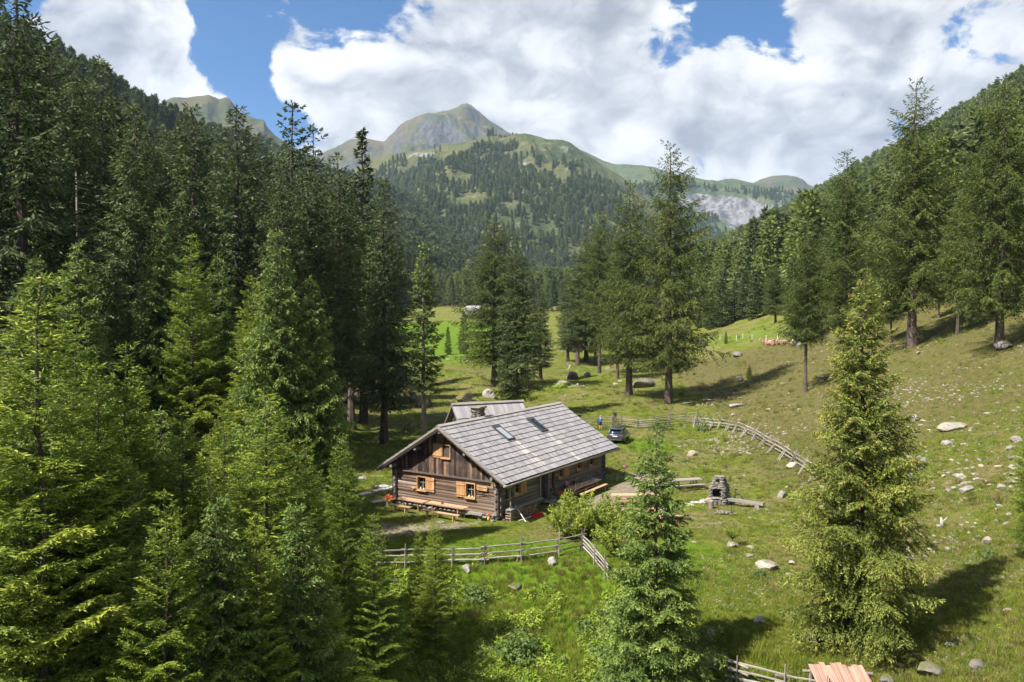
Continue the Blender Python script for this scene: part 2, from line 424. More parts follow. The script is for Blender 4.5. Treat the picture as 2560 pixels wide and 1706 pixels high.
mountain_material('alp_grass', (.040, .056, .018), (.088, .070, .030), (.095, .092, .09), (.12, .095, .065), steep=(.52, .68))
mountain_material('alp_forest', (.045, .065, .026), (.088, .092, .036), (.24, .225, .205), (.13, .12, .058), steep=(.34, .50))
mountain_material('alp_cliff', (.050, .075, .036), (.075, .095, .045), (.20, .203, .212), (.10, .11, .065), steep=(.34, .50))

# ------------------------------------------------------------------ ground
def H(x, y, rough=True):
    x = np.asarray(x, float); y = np.asarray(y, float)
    ax = .085*y
    fl = np.interp(y, [-60, 10, 26, 33, 40, 46, 90, 110, 420, 1300, 2600], [-8.5, -6.5, -5.2, -3.9, -2.2, 0.0, .35, 1.35, 16.5, 72, 150])
    # terrace on which the hut stands reaches nearer to the camera on the east side
    yc = np.interp(x, [-30, 3, 5, 9, 13, 22, 40], [46, 46.5, 46, 36.5, 29.5, 25, 20])
    t = np.clip((yc - y), 0, None)
    fl2 = -np.where(t < 16, t*0.36 - 0.004*t*t, 16*.36-.004*256 + (t-16)*.12)*np.clip(t/2.5, 0, 1)
    fl = np.where(y < 46.5, fl2, fl)
    xl = np.interp(y, [-60, 20, 60, 100, 200, 400, 1000, 2300, 2600], [-12, -13, -16.5, -17, -30, -55, -25, 90, 110])
    rl = .085*y - 300; zl = np.interp(y, [0, 442, 585, 1293, 2315, 2600], [143, 145, 138, 196, 242, 248])
    u = xl - x; wl = xl - rl
    pl = np.clip(u/wl, 0, 1)
    zL = np.clip(zl-fl, 20, None)*pl**1.2 - np.clip(u-wl, 0, None)*.12
    xr = np.interp(y, [-60, 40, 250, 400, 1000, 2300, 2600], [8, 14, 47, 78, 190, 330, 360])
    rr = .085*y + 365 + .02*y; zr = np.interp(y, [0, 657, 1267, 2323, 2600], [205, 202, 195, 190, 188])
    u = x - xr; wr = rr - xr
    pr = np.clip(u/wr, 0, 1)
    zR = np.clip(zr-fl, 20, None)*pr**1.25 - np.clip(u-wr, 0, None)*.12
    z = fl + zL + zR
    if rough:
        yard = np.exp(-(((x-2)/17)**2 + ((y-60)/17)**2)**2)
        amp = np.clip((np.abs(y)-30)/90, .25, 1)*(1-.85*yard)
        z = z + amp*(fbm(x/9, y/9, 3, 3)*.55 + fbm(x/2.6, y/2.6, 9, 3)*.16)
        far = np.clip((zL+zR-3)/20, 0, 1)
        z = z + far*(fbm(x/60, y/60, 5, 4)*9 + fbm(x/15, y/15, 6, 3)*2.0)*np.clip(np.abs(y)/140, .15, 1)
        hum = np.exp(-((x-2)/60)**2)*np.clip((y-105)/30, 0, 1)*np.clip((260-y)/80, 0, 1)
        z = z + hum*fbm(x/17, y/17, 21, 3)*1.5
    return z
def h(x, y): return float(H(np.array([x]), np.array([y]))[0])
def G(px, py, y0=12.0, y1=900.0):
    """where the sight line through a pixel of the photograph meets the ground"""
    d = pixdir(px, py); ys = np.exp(np.linspace(math.log(y0), math.log(y1), 900))
    xs = d.x/d.y*ys; zs = CAMZ + d.z/d.y*ys
    g = H(xs, ys) - zs
    k = np.argmax(g > 0)
    if k == 0: return Vector((xs[-1], ys[-1], h(xs[-1], ys[-1])))
    a = g[k-1]/(g[k-1]-g[k]); yy = ys[k-1] + (ys[k]-ys[k-1])*a; xx = d.x/d.y*yy
    return Vector((xx, yy, h(xx, yy)))
def on(x, y, dz=0.0): return Vector((x, y, h(x, y)+dz))

P0 = Vector((-0.94, 53.7, 0.0)); HANG = math.radians(57.6)
HU = Vector((math.cos(HANG), math.sin(HANG), 0)); HV = Vector((-math.sin(HANG), math.cos(HANG), 0))
def hp(u, v, z=0.0): return P0 + HU*u + HV*v + Vector((0, 0, z))
def hloc(x, y):
    dx, dy = x-P0.x, y-P0.y
    return dx*HU.x+dy*HU.y, dx*HV.x+dy*HV.y

def build_ground():
    ys = np.concatenate([np.linspace(-50, 12, 22)[:-1], np.exp(np.linspace(math.log(12), math.log(2600), 560))])
    q = np.linspace(-1, 1, 400); S = np.sinh(q*4.6)/np.sinh(4.6)*470
    X = S[None, :] + (.085*ys)[:, None]*np.clip(ys/200, 0, 1)[:, None]; Y = np.repeat(ys[:, None], len(S), 1)
    Z = H(X, Y); nr, nc = X.shape
    V = np.stack([X, Y, Z], -1).reshape(-1, 3)
    i = np.arange(nr-1)[:, None]*nc + np.arange(nc-1)[None, :]
    Fq = np.stack([i, i+1, i+1+nc, i+nc], -1).reshape(-1, 4)
    x, y = V[:, 0], V[:, 1]
    def gs(px, py, rx, ry, a=1.0, ang=0.0):
        c = G(px, py); dx, dy = x-c.x, y-c.y; ca, sa = math.cos(ang), math.sin(ang)
        return a*np.exp(-(((dx*ca+dy*sa)/rx)**2 + ((-dx*sa+dy*ca)/ry)**2))
    u = (x-P0.x)*HU.x+(y-P0.y)*HU.y; v = (x-P0.x)*HV.x+(y-P0.y)*HV.y
    dirt = np.exp(-((u-10)/6.5)**4 - ((v+4.3)/2.3)**4)*.95 + np.exp(-((u-19)/3.5)**2-((v+3)/3)**2)*.8
    dirt += gs(1060, 1322, 6.0, 1.5, .78, .35) + gs(930, 1320, 2.2, 1.6, .8) + gs(1290, 1330, 4, .8, .45) + gs(900, 1190, 4, 1.4, .6)
    dirt += gs(1800, 1310, 2.2, 1.0, .55) + gs(1590, 1095, 1.6, 1.0, .55) + gs(1660, 1290, 4, 1.5, .6) + gs(1850, 1180, 3, 1.2, .25)
    lush = gs(1120, 830, 30, 60, 1.3) + gs(1180, 860, 16, 40, .8) + gs(1620, 1110, 5, 7, .8) + gs(1700, 1180, 5, 3, .5) + gs(1100, 1370, 9, 2.4, .75) + gs(1730, 1400, 2.6, 4.5, .8) + gs(1380, 950, 16, 9, .45) + gs(1900, 830, 25, 28, .55)
    lush += gs(1270, 1540, 10, 6, 1.1) + gs(1620, 1060, 8, 4, .5) + np.where((v > 9) & (v < 22) & (u > -6) & (u < 14), .45, 0) + gs(1350, 1420, 8, 3, .6)
    xr = np.interp(y, [-60, 40, 250], [8, 14, 47])
    dry = np.clip((x-xr+2)/9, 0, .62)*np.clip((190-y)/60, 0, 1)*np.interp(y, [35, 55, 70], [.80, .95, 1.30]) + gs(1900, 1500, 3, 4, .35) + gs(2400, 1400, 6, 6, .2) + gs(1480, 930, 30, 16, .48) + gs(1780, 930, 26, 14, .42) + gs(1200, 930, 16, 14, .35)  # mid-meadow lobes: dry turf, plus cloud shade painted as a darker tone
    xl = np.interp(y, [-60, 20, 60, 100, 200, 400], [-12, -13, -16.5, -17, -30, -55])
    forest = np.clip((xl-1-x)/5, 0, 1)*1.0 + np.clip((-8 - x)/4, 0, 1)*np.clip((44-y)/4, 0, 1) + np.clip((x-xr-62)/25, 0, 1)*np.clip((y-60)/60, 0, 1) + np.clip((y-430)/80, 0, 1)*.9
    me = fast_mesh('ground', V, Fq, MAT['ground_turf'], {'dirt': dirt, 'lush': lush, 'dry': dry, 'forest': forest}, True)
    o = link(bpy.data.objects.new('ground', me)); tag(o, 'grassy valley floor and slopes', None, None, 'structure')
build_ground()

# ------------------------------------------------------------------ mountains
SAMP = {}
def mountain(name, label, sil, dc, df, zf, mat, amp, nscale, seed, nx=200, nt=90, prof=1.0, back=.35, rocky=None, tcurve=None):
    sx = np.array([p[0] for p in sil], float); sy = np.array([p[1] for p in sil], float)
    cps, sps = math.cos(PITCH), math.sin(PITCH)
    def surf(px, t):
        k = (px-CX)/F
        py = np.interp(px, sx, sy)
        D = np.interp(px, [sx[0], sx[-1]], dc if hasattr(dc, '__len__') else [dc, dc])
        D0 = np.interp(px, [sx[0], sx[-1]], df if hasattr(df, '__len__') else [df, df])
        up = -(py-CY)/F
        dy = cps + up*sps; dz = -sps + up*cps
        zc = CAMZ + dz/dy*D
        tt = np.clip(t, 0, 1)
        y = D0 + (D-D0)*t; x = k/dy*y
        z = zf + (zc-zf)*tt**prof - np.clip(t-1, 0, None)*(zc-zf)*1.3
        env = np.clip(t*3, 0, 1)*np.clip((1.04-tt)*5, .10, 1)
        z = z + env*amp*((ridged(x/nscale, y/nscale, seed, 6)-.62)*1.6 + fbm(x/nscale*3, y/nscale*3, seed+5, 4)*.30)
        return x, y, z
    px = np.linspace(sx[0], sx[-1], nx); t = np.concatenate([np.linspace(0, 1, nt), np.linspace(1, 1+back, 14)[1:]])
    PX, T = np.meshgrid(px, t); X, Y, Z = surf(PX, T); nr, nc = X.shape
    V = np.stack([X, Y, Z], -1).reshape(-1, 3)
    i = np.arange(nr-1)[:, None]*nc + np.arange(nc-1)[None, :]
    Fq = np.stack([i, i+1, i+1+nc, i+nc], -1).reshape(-1, 4)
    d = np.sqrt(X**2+Y**2+(Z-CAMZ)**2)
    vy = CY - F*((Z-CAMZ)*cps + Y*sps)/(Y*cps-(Z-CAMZ)*sps); vx = CX + F*X/(Y*cps-(Z-CAMZ)*sps)
    rk = np.zeros(vx.size)
    for (cx, cy, rx, ry, a) in rocky or []:
        rk += a*np.exp(-(((vx.ravel()-cx)/rx)**2+((vy.ravel()-cy)/ry)**2))
    me = fast_mesh(name, V, Fq, MAT[mat], {'rocky': rk}, True)
    o = link(bpy.data.objects.new(name, me)); tag(o, label, None, None, 'structure')
    SAMP[label] = surf
    return surf
mountain('mountain', 'bare far grass ridge above the west forest', [(250, 330), (330, 285), (395, 258), (430, 241), (470, 240), (520, 236), (535, 246), (548, 252), (566, 246), (574, 248), (584, 262), (604, 285), (640, 300), (660, 305), (668, 325), (690, 348), (740, 372), (800, 400)],
         2600, 1500, 120, 'alp_grass', 95, 220, 41, prof=1.3, rocky=[(650, 330, 40, 20, .6), (570, 260, 14, 12, .5)])
mountain('mountain', 'pointed central peak', [(700, 420), (780, 392), (840, 370), (880, 352), (930, 345), (960, 348), (980, 330), (1000, 306), (1015, 296), (1045, 289), (1090, 286), (1120, 281), (1143, 274), (1155, 264), (1167, 262), (1180, 270), (1200, 288), (1225, 308), (1245, 322), (1262, 333), (1300, 350), (1360, 380), (1420, 420)],
         4200, 2500, 260, 'alp_grass', 190, 330, 51, nx=260, nt=130, prof=1.2, rocky=[(1180, 330, 30, 16, .5), (1090, 300, 40, 10, .25)])
SH = mountain('mountain', 'forested shoulder below the peak', [(860, 470), (900, 425), (950, 402), (1000, 382), (1060, 366), (1120, 356), (1180, 350), (1230, 347), (1265, 342), (1285, 334), (1310, 333), (1340, 340), (1365, 348), (1400, 350), (1425, 356), (1450, 375), (1480, 398), (1510, 418), (1550, 440), (1590, 470), (1640, 520), (1700, 585), (1760, 650)],
         [2300, 2000], [1050, 1250], 66, 'alp_forest', 70, 240, 61, nx=300, nt=160, prof=.92, rocky=[(1060, 388, 60, 10, .8), (1310, 408, 22, 10, .6), (1410, 370, 45, 22, .5), (1440, 640, 18, 10, .6), (1350, 560, 30, 12, .3), (1290, 480, 20, 12, .3)])
FR = mountain('mountain', 'long blue ridge with a pale limestone face', [(1380, 350), (1450, 375), (1510, 405), (1545, 415), (1600, 418), (1640, 424), (1680, 436), (1740, 446), (1790, 456), (1815, 450), (1850, 452), (1890, 458), (1940, 470), (1990, 486), (2050, 505), (2150, 530)],
         [3300, 2900], [2100, 2200], 130, 'alp_cliff', 90, 330, 71, nx=240, nt=140, prof=1.0, rocky=[(1800, 515, 80, 28, .95), (1880, 548, 76, 42, 1.0), (1915, 596, 34, 30, .95), (1735, 497, 40, 14, .7), (1975, 515, 36, 14, .6), (1580, 440, 30, 9, .4), (1690, 515, 20, 16, .5), (1640, 500, 30, 20, .5)])
mountain('mountain', 'rounded bare summit over the east slope', [(1820, 490), (1870, 468), (1900, 452), (1930, 443), (1965, 440), (1990, 443), (2008, 450), (2020, 462), (2040, 470), (2070, 485), (2120, 500)],
         4600, 3200, 260, 'alp_grass', 70, 300, 81, nx=120, prof=1.1)
# ------------------------------------------------------------------ conifers
def spindles(P, D, L, W, tint, sides=3):
    """needle-bearing shoots: pointed spindles at P along D"""
    n = len(P); D = D/np.linalg.norm(D, axis=1, keepdims=True)
    ref = np.where(np.abs(D[:, 2:3]) < .9, np.array([[0, 0, 1.0]]), np.array([[1.0, 0, 0]]))
    A = np.cross(D, ref); A /= np.linalg.norm(A, axis=1, keepdims=True); B = np.cross(D, A)
    L = L[:, None]; W = W[:, None]
    if sides == 2:
        th = NR.uniform(0, math.pi, n)[:, None]; A = A*np.cos(th)+B*np.sin(th)
        M = P + D*L*.45
        V = np.stack([P, M+A*W, P+D*L, M-A*W], 1).reshape(-1, 3)
        b = (np.arange(n)*4)[:, None]
        Fc = np.concatenate([b+np.array([[0, 1, 2]]), b+np.array([[0, 2, 3]])], 1).reshape(-1, 3)
        return V, Fc, np.repeat(tint, 4)
    M = P + D*L*.42; vs = [P]
    for k in range(3):
        a = 2*math.pi*k/3+.5; vs.append(M + (A*math.cos(a)+B*math.sin(a))*W)
    vs.append(P+D*L)
    V = np.stack(vs, 1).reshape(-1, 3); b = (np.arange(n)*5)[:, None]
    f = np.array([[0, 2, 1, 0, 3, 2, 0, 1, 3, 4, 1, 2, 4, 2, 3, 4, 3, 1]])
    return V, (b+f).reshape(-1, 3), np.repeat(tint, 5)

def conifer(name, seed, H_, base=0.06, rad=2.2, whorls=30, per=6, rise=(0.15, 0.55), curve=0.1, shape=0.85, twig=0.42, step=0.20, sl=0.24, sw=0.040,
            droop=0.15, hang=0.0, sides=3, mat='needles_young', bark='bark', tipboost=0.35, irregular=0.25, dead=0, trunk_r=None, cones=0, gap=0.0, inner=0.16, leader=0.5, topdense=1.0, tuft=0):
    """returns (trunk mesh, crown mesh, cone mesh or None): tapered trunk with limbs, whorls of branches, side twigs, shoots"""
    g = np.random.default_rng(seed); rr = random.Random(seed)
    tr = trunk_r or H_*.012+.03
    trunk = MB()
    zs = np.linspace(-.4, H_, 14); wob = [(rr.uniform(-1, 1)*.012*H_*.4, rr.uniform(-1, 1)*.012*H_*.4) for _ in zs]
    tp = [Vector((wx*min(1, z/H_*2) if z > 0 else 0, wy*min(1, z/H_*2) if z > 0 else 0, z)) for z, (wx, wy) in zip(zs, wob)]
    trd = [tr*(1.35 if i == 0 else 1.12 if i == 1 else 1)*(1-z/H_)**.85+.010 for i, z in enumerate(zs)]
    trunk.tube(tp, trd, 7)
    def axis(z): return np.array([np.interp(z, zs, [p.x for p in tp]), np.interp(z, zs, [p.y for p in tp])]).T
    # branches
    bz, bl, ba, bs = [], [], [], []
    for i in range(whorls):
        q = (i+.3)/whorls; z = H_*(base + (1-base)*q**.93)
        q2 = (z/H_-base)/(1-base)
        prof = (1-q2)**shape*(1-.35*math.exp(-((q2)/.10)**2)) + .03
        n = max(3, int(round(per*(1 if q2 < .85 else .7))))
        a0 = rr.uniform(0, 7)
        for k in range(n):
            if rr.random() < gap: continue
            bz.append(z+rr.uniform(-.4, .4)*H_/whorls); ba.append(a0+2*math.pi*k/n+rr.uniform(-.35, .35))
            bl.append(rad*prof*rr.uniform(1-irregular, 1+irregular*.7)); bs.append(q2)
    bz, bl, ba, bs = map(np.array, (bz, bl, ba, bs)); nb = len(bz)
    r0 = rise[0]+(rise[1]-rise[0])*bs + g.uniform(-.12, .12, nb); cv = curve + g.uniform(-.08, .08, nb)
    ax = axis(bz)
    def bpos(i, t):
        L = bl[i]; rd = L*t; zz = bz[i] + L*(r0[i]*t + cv[i]*t*t)
        side = L*.08*np.sin(t*3+ba[i]*5)
        return np.stack([ax[i, 0]+np.cos(ba[i])*rd-np.sin(ba[i])*side, ax[i, 1]+np.sin(ba[i])*rd+np.cos(ba[i])*side, zz], -1)
    for i in range(nb):
        if bl[i] > .5 and (sides == 3 or i % 2 == 0):
            pts = [Vector(bpos(np.array([i]), np.array([t]))[0]) for t in (0, .35, .75)]
            trunk.tube(pts, [.012+.010*bl[i], .009+.005*bl[i], .005], 3, False)
    for _ in range(dead):      # bare dead limbs low on the stem
        z = H_*rr.uniform(.10, base+.06); a = rr.uniform(0, 7); L = rr.uniform(.8, 2.2); c = axis(np.array([z]))[0]
        pts = [Vector((c[0]+math.cos(a)*L*t, c[1]+math.sin(a)*L*t, z - L*.25*t + L*.15*t*t)) for t in (0, .5, 1)]
        trunk.tube(pts, [.03, .018, .008], 3, False)
    # side twigs
    cnt = np.maximum(2, (bl/step).astype(int)); idx = np.repeat(np.arange(nb), cnt*2)
    k = np.concatenate([np.arange(c*2) for c in cnt]); t = inner + (1-inner)*(((k//2)+.6)/np.repeat(cnt, cnt*2)); t = np.clip(t + g.uniform(-.03, .03, len(t)), .08, 1)
    side = np.where(k % 2 == 0, 1.0, -1.0)
    P = bpos(idx, t); e = bpos(idx, np.minimum(t+.05, 1.05)) - bpos(idx, np.minimum(t+.05, 1.05)-.05)
    e /= np.linalg.norm(e, axis=1, keepdims=True)
    lat = np.stack([-e[:, 1], e[:, 0], np.zeros(len(e))], -1)*side[:, None]
    ang = g.uniform(.6, 1.15, len(t))[:, None]
    D = e*np.cos(ang) + lat*np.sin(ang); D[:, 2] -= droop*g.uniform(.3, 1.7, len(t)) + hang*g.uniform(0, 1, len(t))
    D /= np.linalg.norm(D, axis=1, keepdims=True)
    tl = np.minimum(twig*bl[idx]*(1-t)**.6 + .10 + .10*g.random(len(t)), 1.6)*g.uniform(.7, 1.2, len(t))
    # shoots on twigs and on the branch axis
    m = np.maximum(1, (tl/(sl*.55)).astype(int)); j = np.repeat(np.arange(len(t)), m*2)
    kk = np.concatenate([np.arange(c*2) for c in m]); s = ((kk//2)+.35)/np.repeat(m, m*2)
    SP = P[j] + D[j]*(tl[j]*s)[:, None]
    SP[:, 2] -= (tl[j]*s)**2*hang*.5
    fl = np.where(kk % 2 == 0, 1.0, -1.0)[:, None]
    up = np.array([[0, 0, 1.0]]); la = np.cross(D[j], up); la /= np.maximum(np.linalg.norm(la, axis=1, keepdims=True), 1e-6)
    SD = D[j]*.75 + la*fl*g.uniform(.25, .75, (len(j), 1)) + g.normal(0, .22, (len(j), 3)); SD[:, 2] -= hang*g.uniform(.2, 1.2, len(j)) - .06
    SL = sl*g.uniform(.65, 1.3, len(j)); SW = sw*g.uniform(.75, 1.3, len(j))
    tipn = np.clip(t[j]*.6 + s*.5, 0, 1)
    tint = np.clip(.40 + g.normal(0, .17, len(j)) + tipboost*1.3*(tipn-.55) + .13*g.normal(0, 1, nb)[idx[j]], 0, 1)
    # leader and branch ends
    i2 = np.repeat(np.arange(nb), 5); tt = np.tile(np.array([.72, .80, .88, .95, 1.0]), nb)
    P2 = bpos(i2, tt); e2 = bpos(i2, tt) - bpos(i2, tt-.06); e2 += g.normal(0, .012, e2.shape)
    zl = np.linspace(H_*.93, H_, 14); a2 = axis(zl); PL = np.concatenate([a2, zl[:, None]], 1); DL = np.stack([g.normal(0, .35, 14), g.normal(0, .35, 14), np.ones(14)], -1)
    AP = np.concatenate([SP, P2, PL]); AD = np.concatenate([SD, e2, DL])
    AL = np.concatenate([SL, sl*g.uniform(.8, 1.4, len(i2)), np.full(14, sl*1.1)]); AW = np.concatenate([SW, np.full(len(i2), sw), np.full(14, sw)])
    AT = np.concatenate([tint, np.clip(.55+g.normal(0, .12, len(i2)), 0, 1), np.full(14, .7)])
    V, Fc, TT = spindles(AP, AD, AL, AW, AT, sides)
    crown = fast_mesh(name+'_crown', V, Fc, MAT[mat], {'tint': TT}, sides == 3)
    cm = None
    if cones:
        c = MB(); sel = g.choice(np.where((bs[idx] > .25) & (t > .7))[0], cones)
        for q in sel:
            p = Vector(P[q]) + Vector(D[q])*tl[q]*.8; L = rr.uniform(.10, .16)
            c.tube([p, p-Vector((0, 0, L*.5)), p-Vector((0, 0, L))], [.012, .030, .010], 5)
        cm = c.mesh(name+'_cones', MAT['cone'])
    return trunk.mesh(name+'_trunk', MAT[bark]), crown, cm, H_

T = {}
for i in range(3):    # young open spruces with a bare leader
    T['young%d' % i] = conifer('young', 100+i, 12.0, .03, 2.25, 27, 7, (.02, .85), .06, .80, .42, .072, .120, .0140, droop=.22, hang=.12, mat='needles_young', leader=.8, trunk_r=.08, sides=2)
for i in range(2):    # fuller spruces, layered sprays
    T['full%d' % i] = conifer('full', 120+i, 11.0, .02, 2.6, 23, 8, (-.12, .55), -.06, .80, .46, .084, .132, .0225, droop=.38, hang=.32, mat='needles_mid', trunk_r=.10, sides=2)
T['cone0'] = conifer('cone', 131, 17.5, .02, 3.9, 36, 8, (-.25, .5), .05, .78, .42, .125, .160, .0255, sides=2, droop=.34, hang=.34, mat='needles_cone', cones=520, irregular=.40, gap=.06, trunk_r=.2)
for i in range(4):    # mature dark spruces
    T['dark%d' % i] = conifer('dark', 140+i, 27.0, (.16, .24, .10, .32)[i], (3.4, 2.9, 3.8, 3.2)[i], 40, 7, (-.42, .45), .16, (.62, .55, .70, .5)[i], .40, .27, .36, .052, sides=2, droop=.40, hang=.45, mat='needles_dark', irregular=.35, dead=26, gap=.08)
T['spire0'] = conifer('spire', 150, 26.0, .12, 2.6, 36, 6, (-.35, .35), .22, .85, .36, .34, .40, .080, droop=.3, hang=.3, mat='needles_dark', irregular=.4, dead=10, gap=.15)
T['sparse0'] = conifer('sparse', 151, 28.0, .2, 2.9, 34, 5, (-.30, .15), .20, .42, .30, .40, .40, .080, droop=.2, hang=.2, mat='needles_dark', irregular=.5, dead=20, gap=.28)
for i in range(4):    # larches: airy, wide, fine
    T['larch%d' % i] = conifer('larch', 160+i, 32.0, (.17, .15, .22, .30)[i], (7.0, 7.6, 5.8, 5.6)[i], (32, 32, 32, 30)[i], 7, (-.22, .35), (.16, .10, .14, .1)[i], (.72, .66, .62, .55)[i], .44, .36, .42, .050, sides=2, inner=.06, droop=.24, hang=.50, mat='needles_larch', irregular=.45, dead=14, gap=.16, trunk_r=.50 if i < 2 else .34)
T['slim0'] = conifer('slim', 171, 20.0, .22, 2.3, 30, 6, (-.30, .35), .10, .62, .40, .28, .34, .065, droop=.35, hang=.35, mat='needles_mid', bark='bark_pale', irregular=.4, dead=16, gap=.12)
for i in range(2):    # firs of the far rows, still single trees
    T['row%d' % i] = conifer('row', 180+i, 20.0, .03, 3.0, 26, 6, (-.35, .4), .10, .85, .42, .50, .70, .14, droop=.35, hang=.3, sides=2, mat='needles_dark', irregular=.3)

TREES = []
def tree(kind, px, py, y, label, group=None, cat='tree', rz=None, wide=1.0, name=None, base=None, mat=None):
    """a tree whose tip shows at (px, py) and which stands y metres up the valley"""
    tm, cm, km, H0 = T[kind]
    tip = at(px, py, y)
    bx = at(base, py, y).x if base is not None else tip.x
    z0 = h(bx, y); ht = tip.z - z0; s = ht/H0
    nm = name or ('larch_tree' if kind.startswith('larch') else 'spruce_tree')
    r = empty(nm, (bx, y, z0), rz if rz is not None else R.uniform(0, 6.3), label, cat, group)
    r.scale = (s*wide, s*wide, s)
    inst('trunk', tm, r); inst('crown', cm, r)
    if km: o = inst('cones', km, r); o['kind'] = 'stuff'
    TREES.append((px, r)); return r

# --- young bright spruces, west foreground
tree('young0', 97, 690, 25, 'bright yellow-green young spruce with a long bare leader, at the photo\'s west edge', wide=1.15)
tree('young1', 192, 812, 29, 'slender young spruce just east of the brightest foreground spruce')
tree('young2', 238, 915, 27, 'short young spruce with cupped top twigs between two taller ones')
tree('young0', 312, 862, 30, 'thin-topped young spruce with widely spaced top whorls in the west thicket', wide=.9)
tree('young1', 345, 968, 31, 'lowest-topped young spruce of the pair with bare leaders in the thicket', wide=.85)
tree('young2', 455, 1035, 31, 'yellowish young spruce at the centre of the west thicket', wide=1.05)
tree('young0', 522, 1085, 33, 'small pointed spruce beside the yellowish one in the thicket', wide=.95)
tree('young1', 662, 975, 33, 'dense sunlit spruce in front of the tall pale-green spruce', wide=1.25)
tree('young2', 767, 1100, 35, 'narrow sunlit spruce between the dense one and the hut', wide=.9)
tree('young0', 857, 1088, 38, 'open young spruce standing beside the hut\'s pale path', wide=1.0)
tree('young1', 935, 1285, 33.5, 'low bright spruce below the hut\'s flower pot, at the fence end', wide=1.1)
tree('young2', 1046, 1322, 39, 'small thin spruce with a yellow leader before the pole fence', wide=.9)
tree('young0', 1088, 1290, 38.5, 'small spruce before the pole fence, taller of the pair', wide=1.0)
# --- lower fill of the thicket
UND = []
ORD = ['first', 'second', 'third', 'fourth', 'fifth', 'sixth', 'seventh', 'eighth', 'ninth', 'tenth', 'eleventh', 'twelfth', 'thirteenth', 'fourteenth', 'fifteenth', 'sixteenth', 'seventeenth', 'eighteenth', 'nineteenth', 'twentieth', 'twenty-first', 'twenty-second', 'twenty-third', 'twenty-fourth', 'twenty-fifth', 'twenty-sixth']
for k, (px, py, y, kd) in enumerate([(60, 1010, 26, 'full0'), (165, 1130, 27, 'young1'), (300, 1150, 27, 'full1'), (410, 1230, 24.5, 'young0'), (545, 1240, 26, 'full0'), (640, 1300, 26.5, 'young2'),
                                     (740, 1250, 28, 'full1'), (805, 1385, 29, 'young1'), (20, 900, 30, 'young2'), (150, 950, 34, 'full0'), (260, 1000, 36, 'young0'), (400, 1020, 38, 'full1'), (560, 1010, 40, 'young1'), (600, 1150, 36, 'young0'), (700, 1150, 38, 'full0'), (800, 1180, 40, 'young2'), (330, 1380, 25, 'young2'), (90, 1330, 25, 'young0')]):
    UND.append((px, py, y, kd))
for k, (px, py, y, kd) in enumerate(sorted(UND)):
    tree(kd, px, py, y, 'shaded understorey spruce packed in the thicket, %s one from the photo\'s west edge' % ORD[k], 'understorey spruces in the west thicket')
# --- second rank, 42 to 60 m
tree('full0', 196, 600, 47, 'mid-green spruce rising behind the brightest foreground spruce', wide=.85)
tree('full1', 402, 512, 52, 'narrow sunlit spruce before the dark forest, left of two', wide=.75)
tree('young2', 478, 590, 50, 'dull green spruce close behind the narrow sunlit one', wide=.95)
tree('full0', 545, 640, 53, 'bushy mid-green spruce between the sunlit ones', wide=.8)
tree('full1', 690, 565, 45, 'tall pale-green spruce, largest in the sunlit rank', wide=.78)
tree('full0', 778, 692, 46, 'spruce leaning against the largest pale-green one\'s east flank', wide=.85)
tree('young1', 632, 690, 49, 'pointed spruce peeking out left of the largest pale-green one')
tree('full1', 300, 690, 54, 'shaded spruce in the gap before the dead pale stem', wide=.8)
tree('full0', 90, 640, 44, 'shaded spruce under the huge dark one at the photo\'s west edge', wide=.9)
# --- tall dark forest edge
DK = [(35, -70, 50, 'dark2', 1.25), (118, 110, 68, 'dark0', 1.1), (178, 152, 66, 'dark1', 1.2), (252, 150, 72, 'dark0', 1.1), (335, 262, 64, 'dark2', 1.15), (425, 330, 95, 'dark3', 1.0), (482, 268, 80, 'dark1', 1.25),
      (592, 270, 76, 'dark0', 1.2), (545, 360, 90, 'dark2', 1.0), (650, 345, 100, 'dark1', 1.1), (700, 392, 70, 'dark2', 1.05), (845, 392, 78, 'dark1', 1.1), (957, 452, 84, 'dark0', 1.1), (875, 500, 92, 'dark3', 1.2), (770, 430, 74, 'dark3', 1.2), (215, 280, 88, 'dark3', 1.1), (70, 60, 84, 'dark1', 1.1), (385, 380, 74, 'dark3', 1.0)]
for k, (px, py, y, kd, wd) in enumerate(sorted(DK)):
    lab = 'huge dark spruce filling the photo\'s west edge, top cut off' if px == 35 else 'tall dark spruce on the forest edge, %s tip from the photo\'s west side' % ORD[k]
    tree(kd, px, py, y, lab, 'tall dark spruces of the forest edge', wide=wd)
tree('sparse0', 728, 258, 92, 'gaunt dark spruce with a sparse see-through top against the clouds', 'tall dark spruces of the forest edge')
tree('sparse0', 784, 316, 96, 'smaller gaunt spruce just east of the sparse-topped one', 'tall dark spruces of the forest edge', rz=2.0, wide=.9)
tree('spire0', 905, 324, 96, 'slim dark spire-shaped spruce left of the central mountain', 'tall dark spruces of the forest edge')
for k, (px, py, y) in enumerate([(150, 330, 105), (290, 330, 112), (360, 420, 120), (520, 400, 118), (620, 420, 125), (690, 450, 130), (820, 480, 118), (900, 560, 112), (30, 210, 100), (930, 600, 128), (740, 520, 120), (450, 470, 105)]):
    tree('dark%d' % (k % 4), px, py, y, 'shaded spruce deeper in the west forest, tip %d percent down the photo' % round(py/17.06), 'spruces deeper in the west forest', wide=1.25)
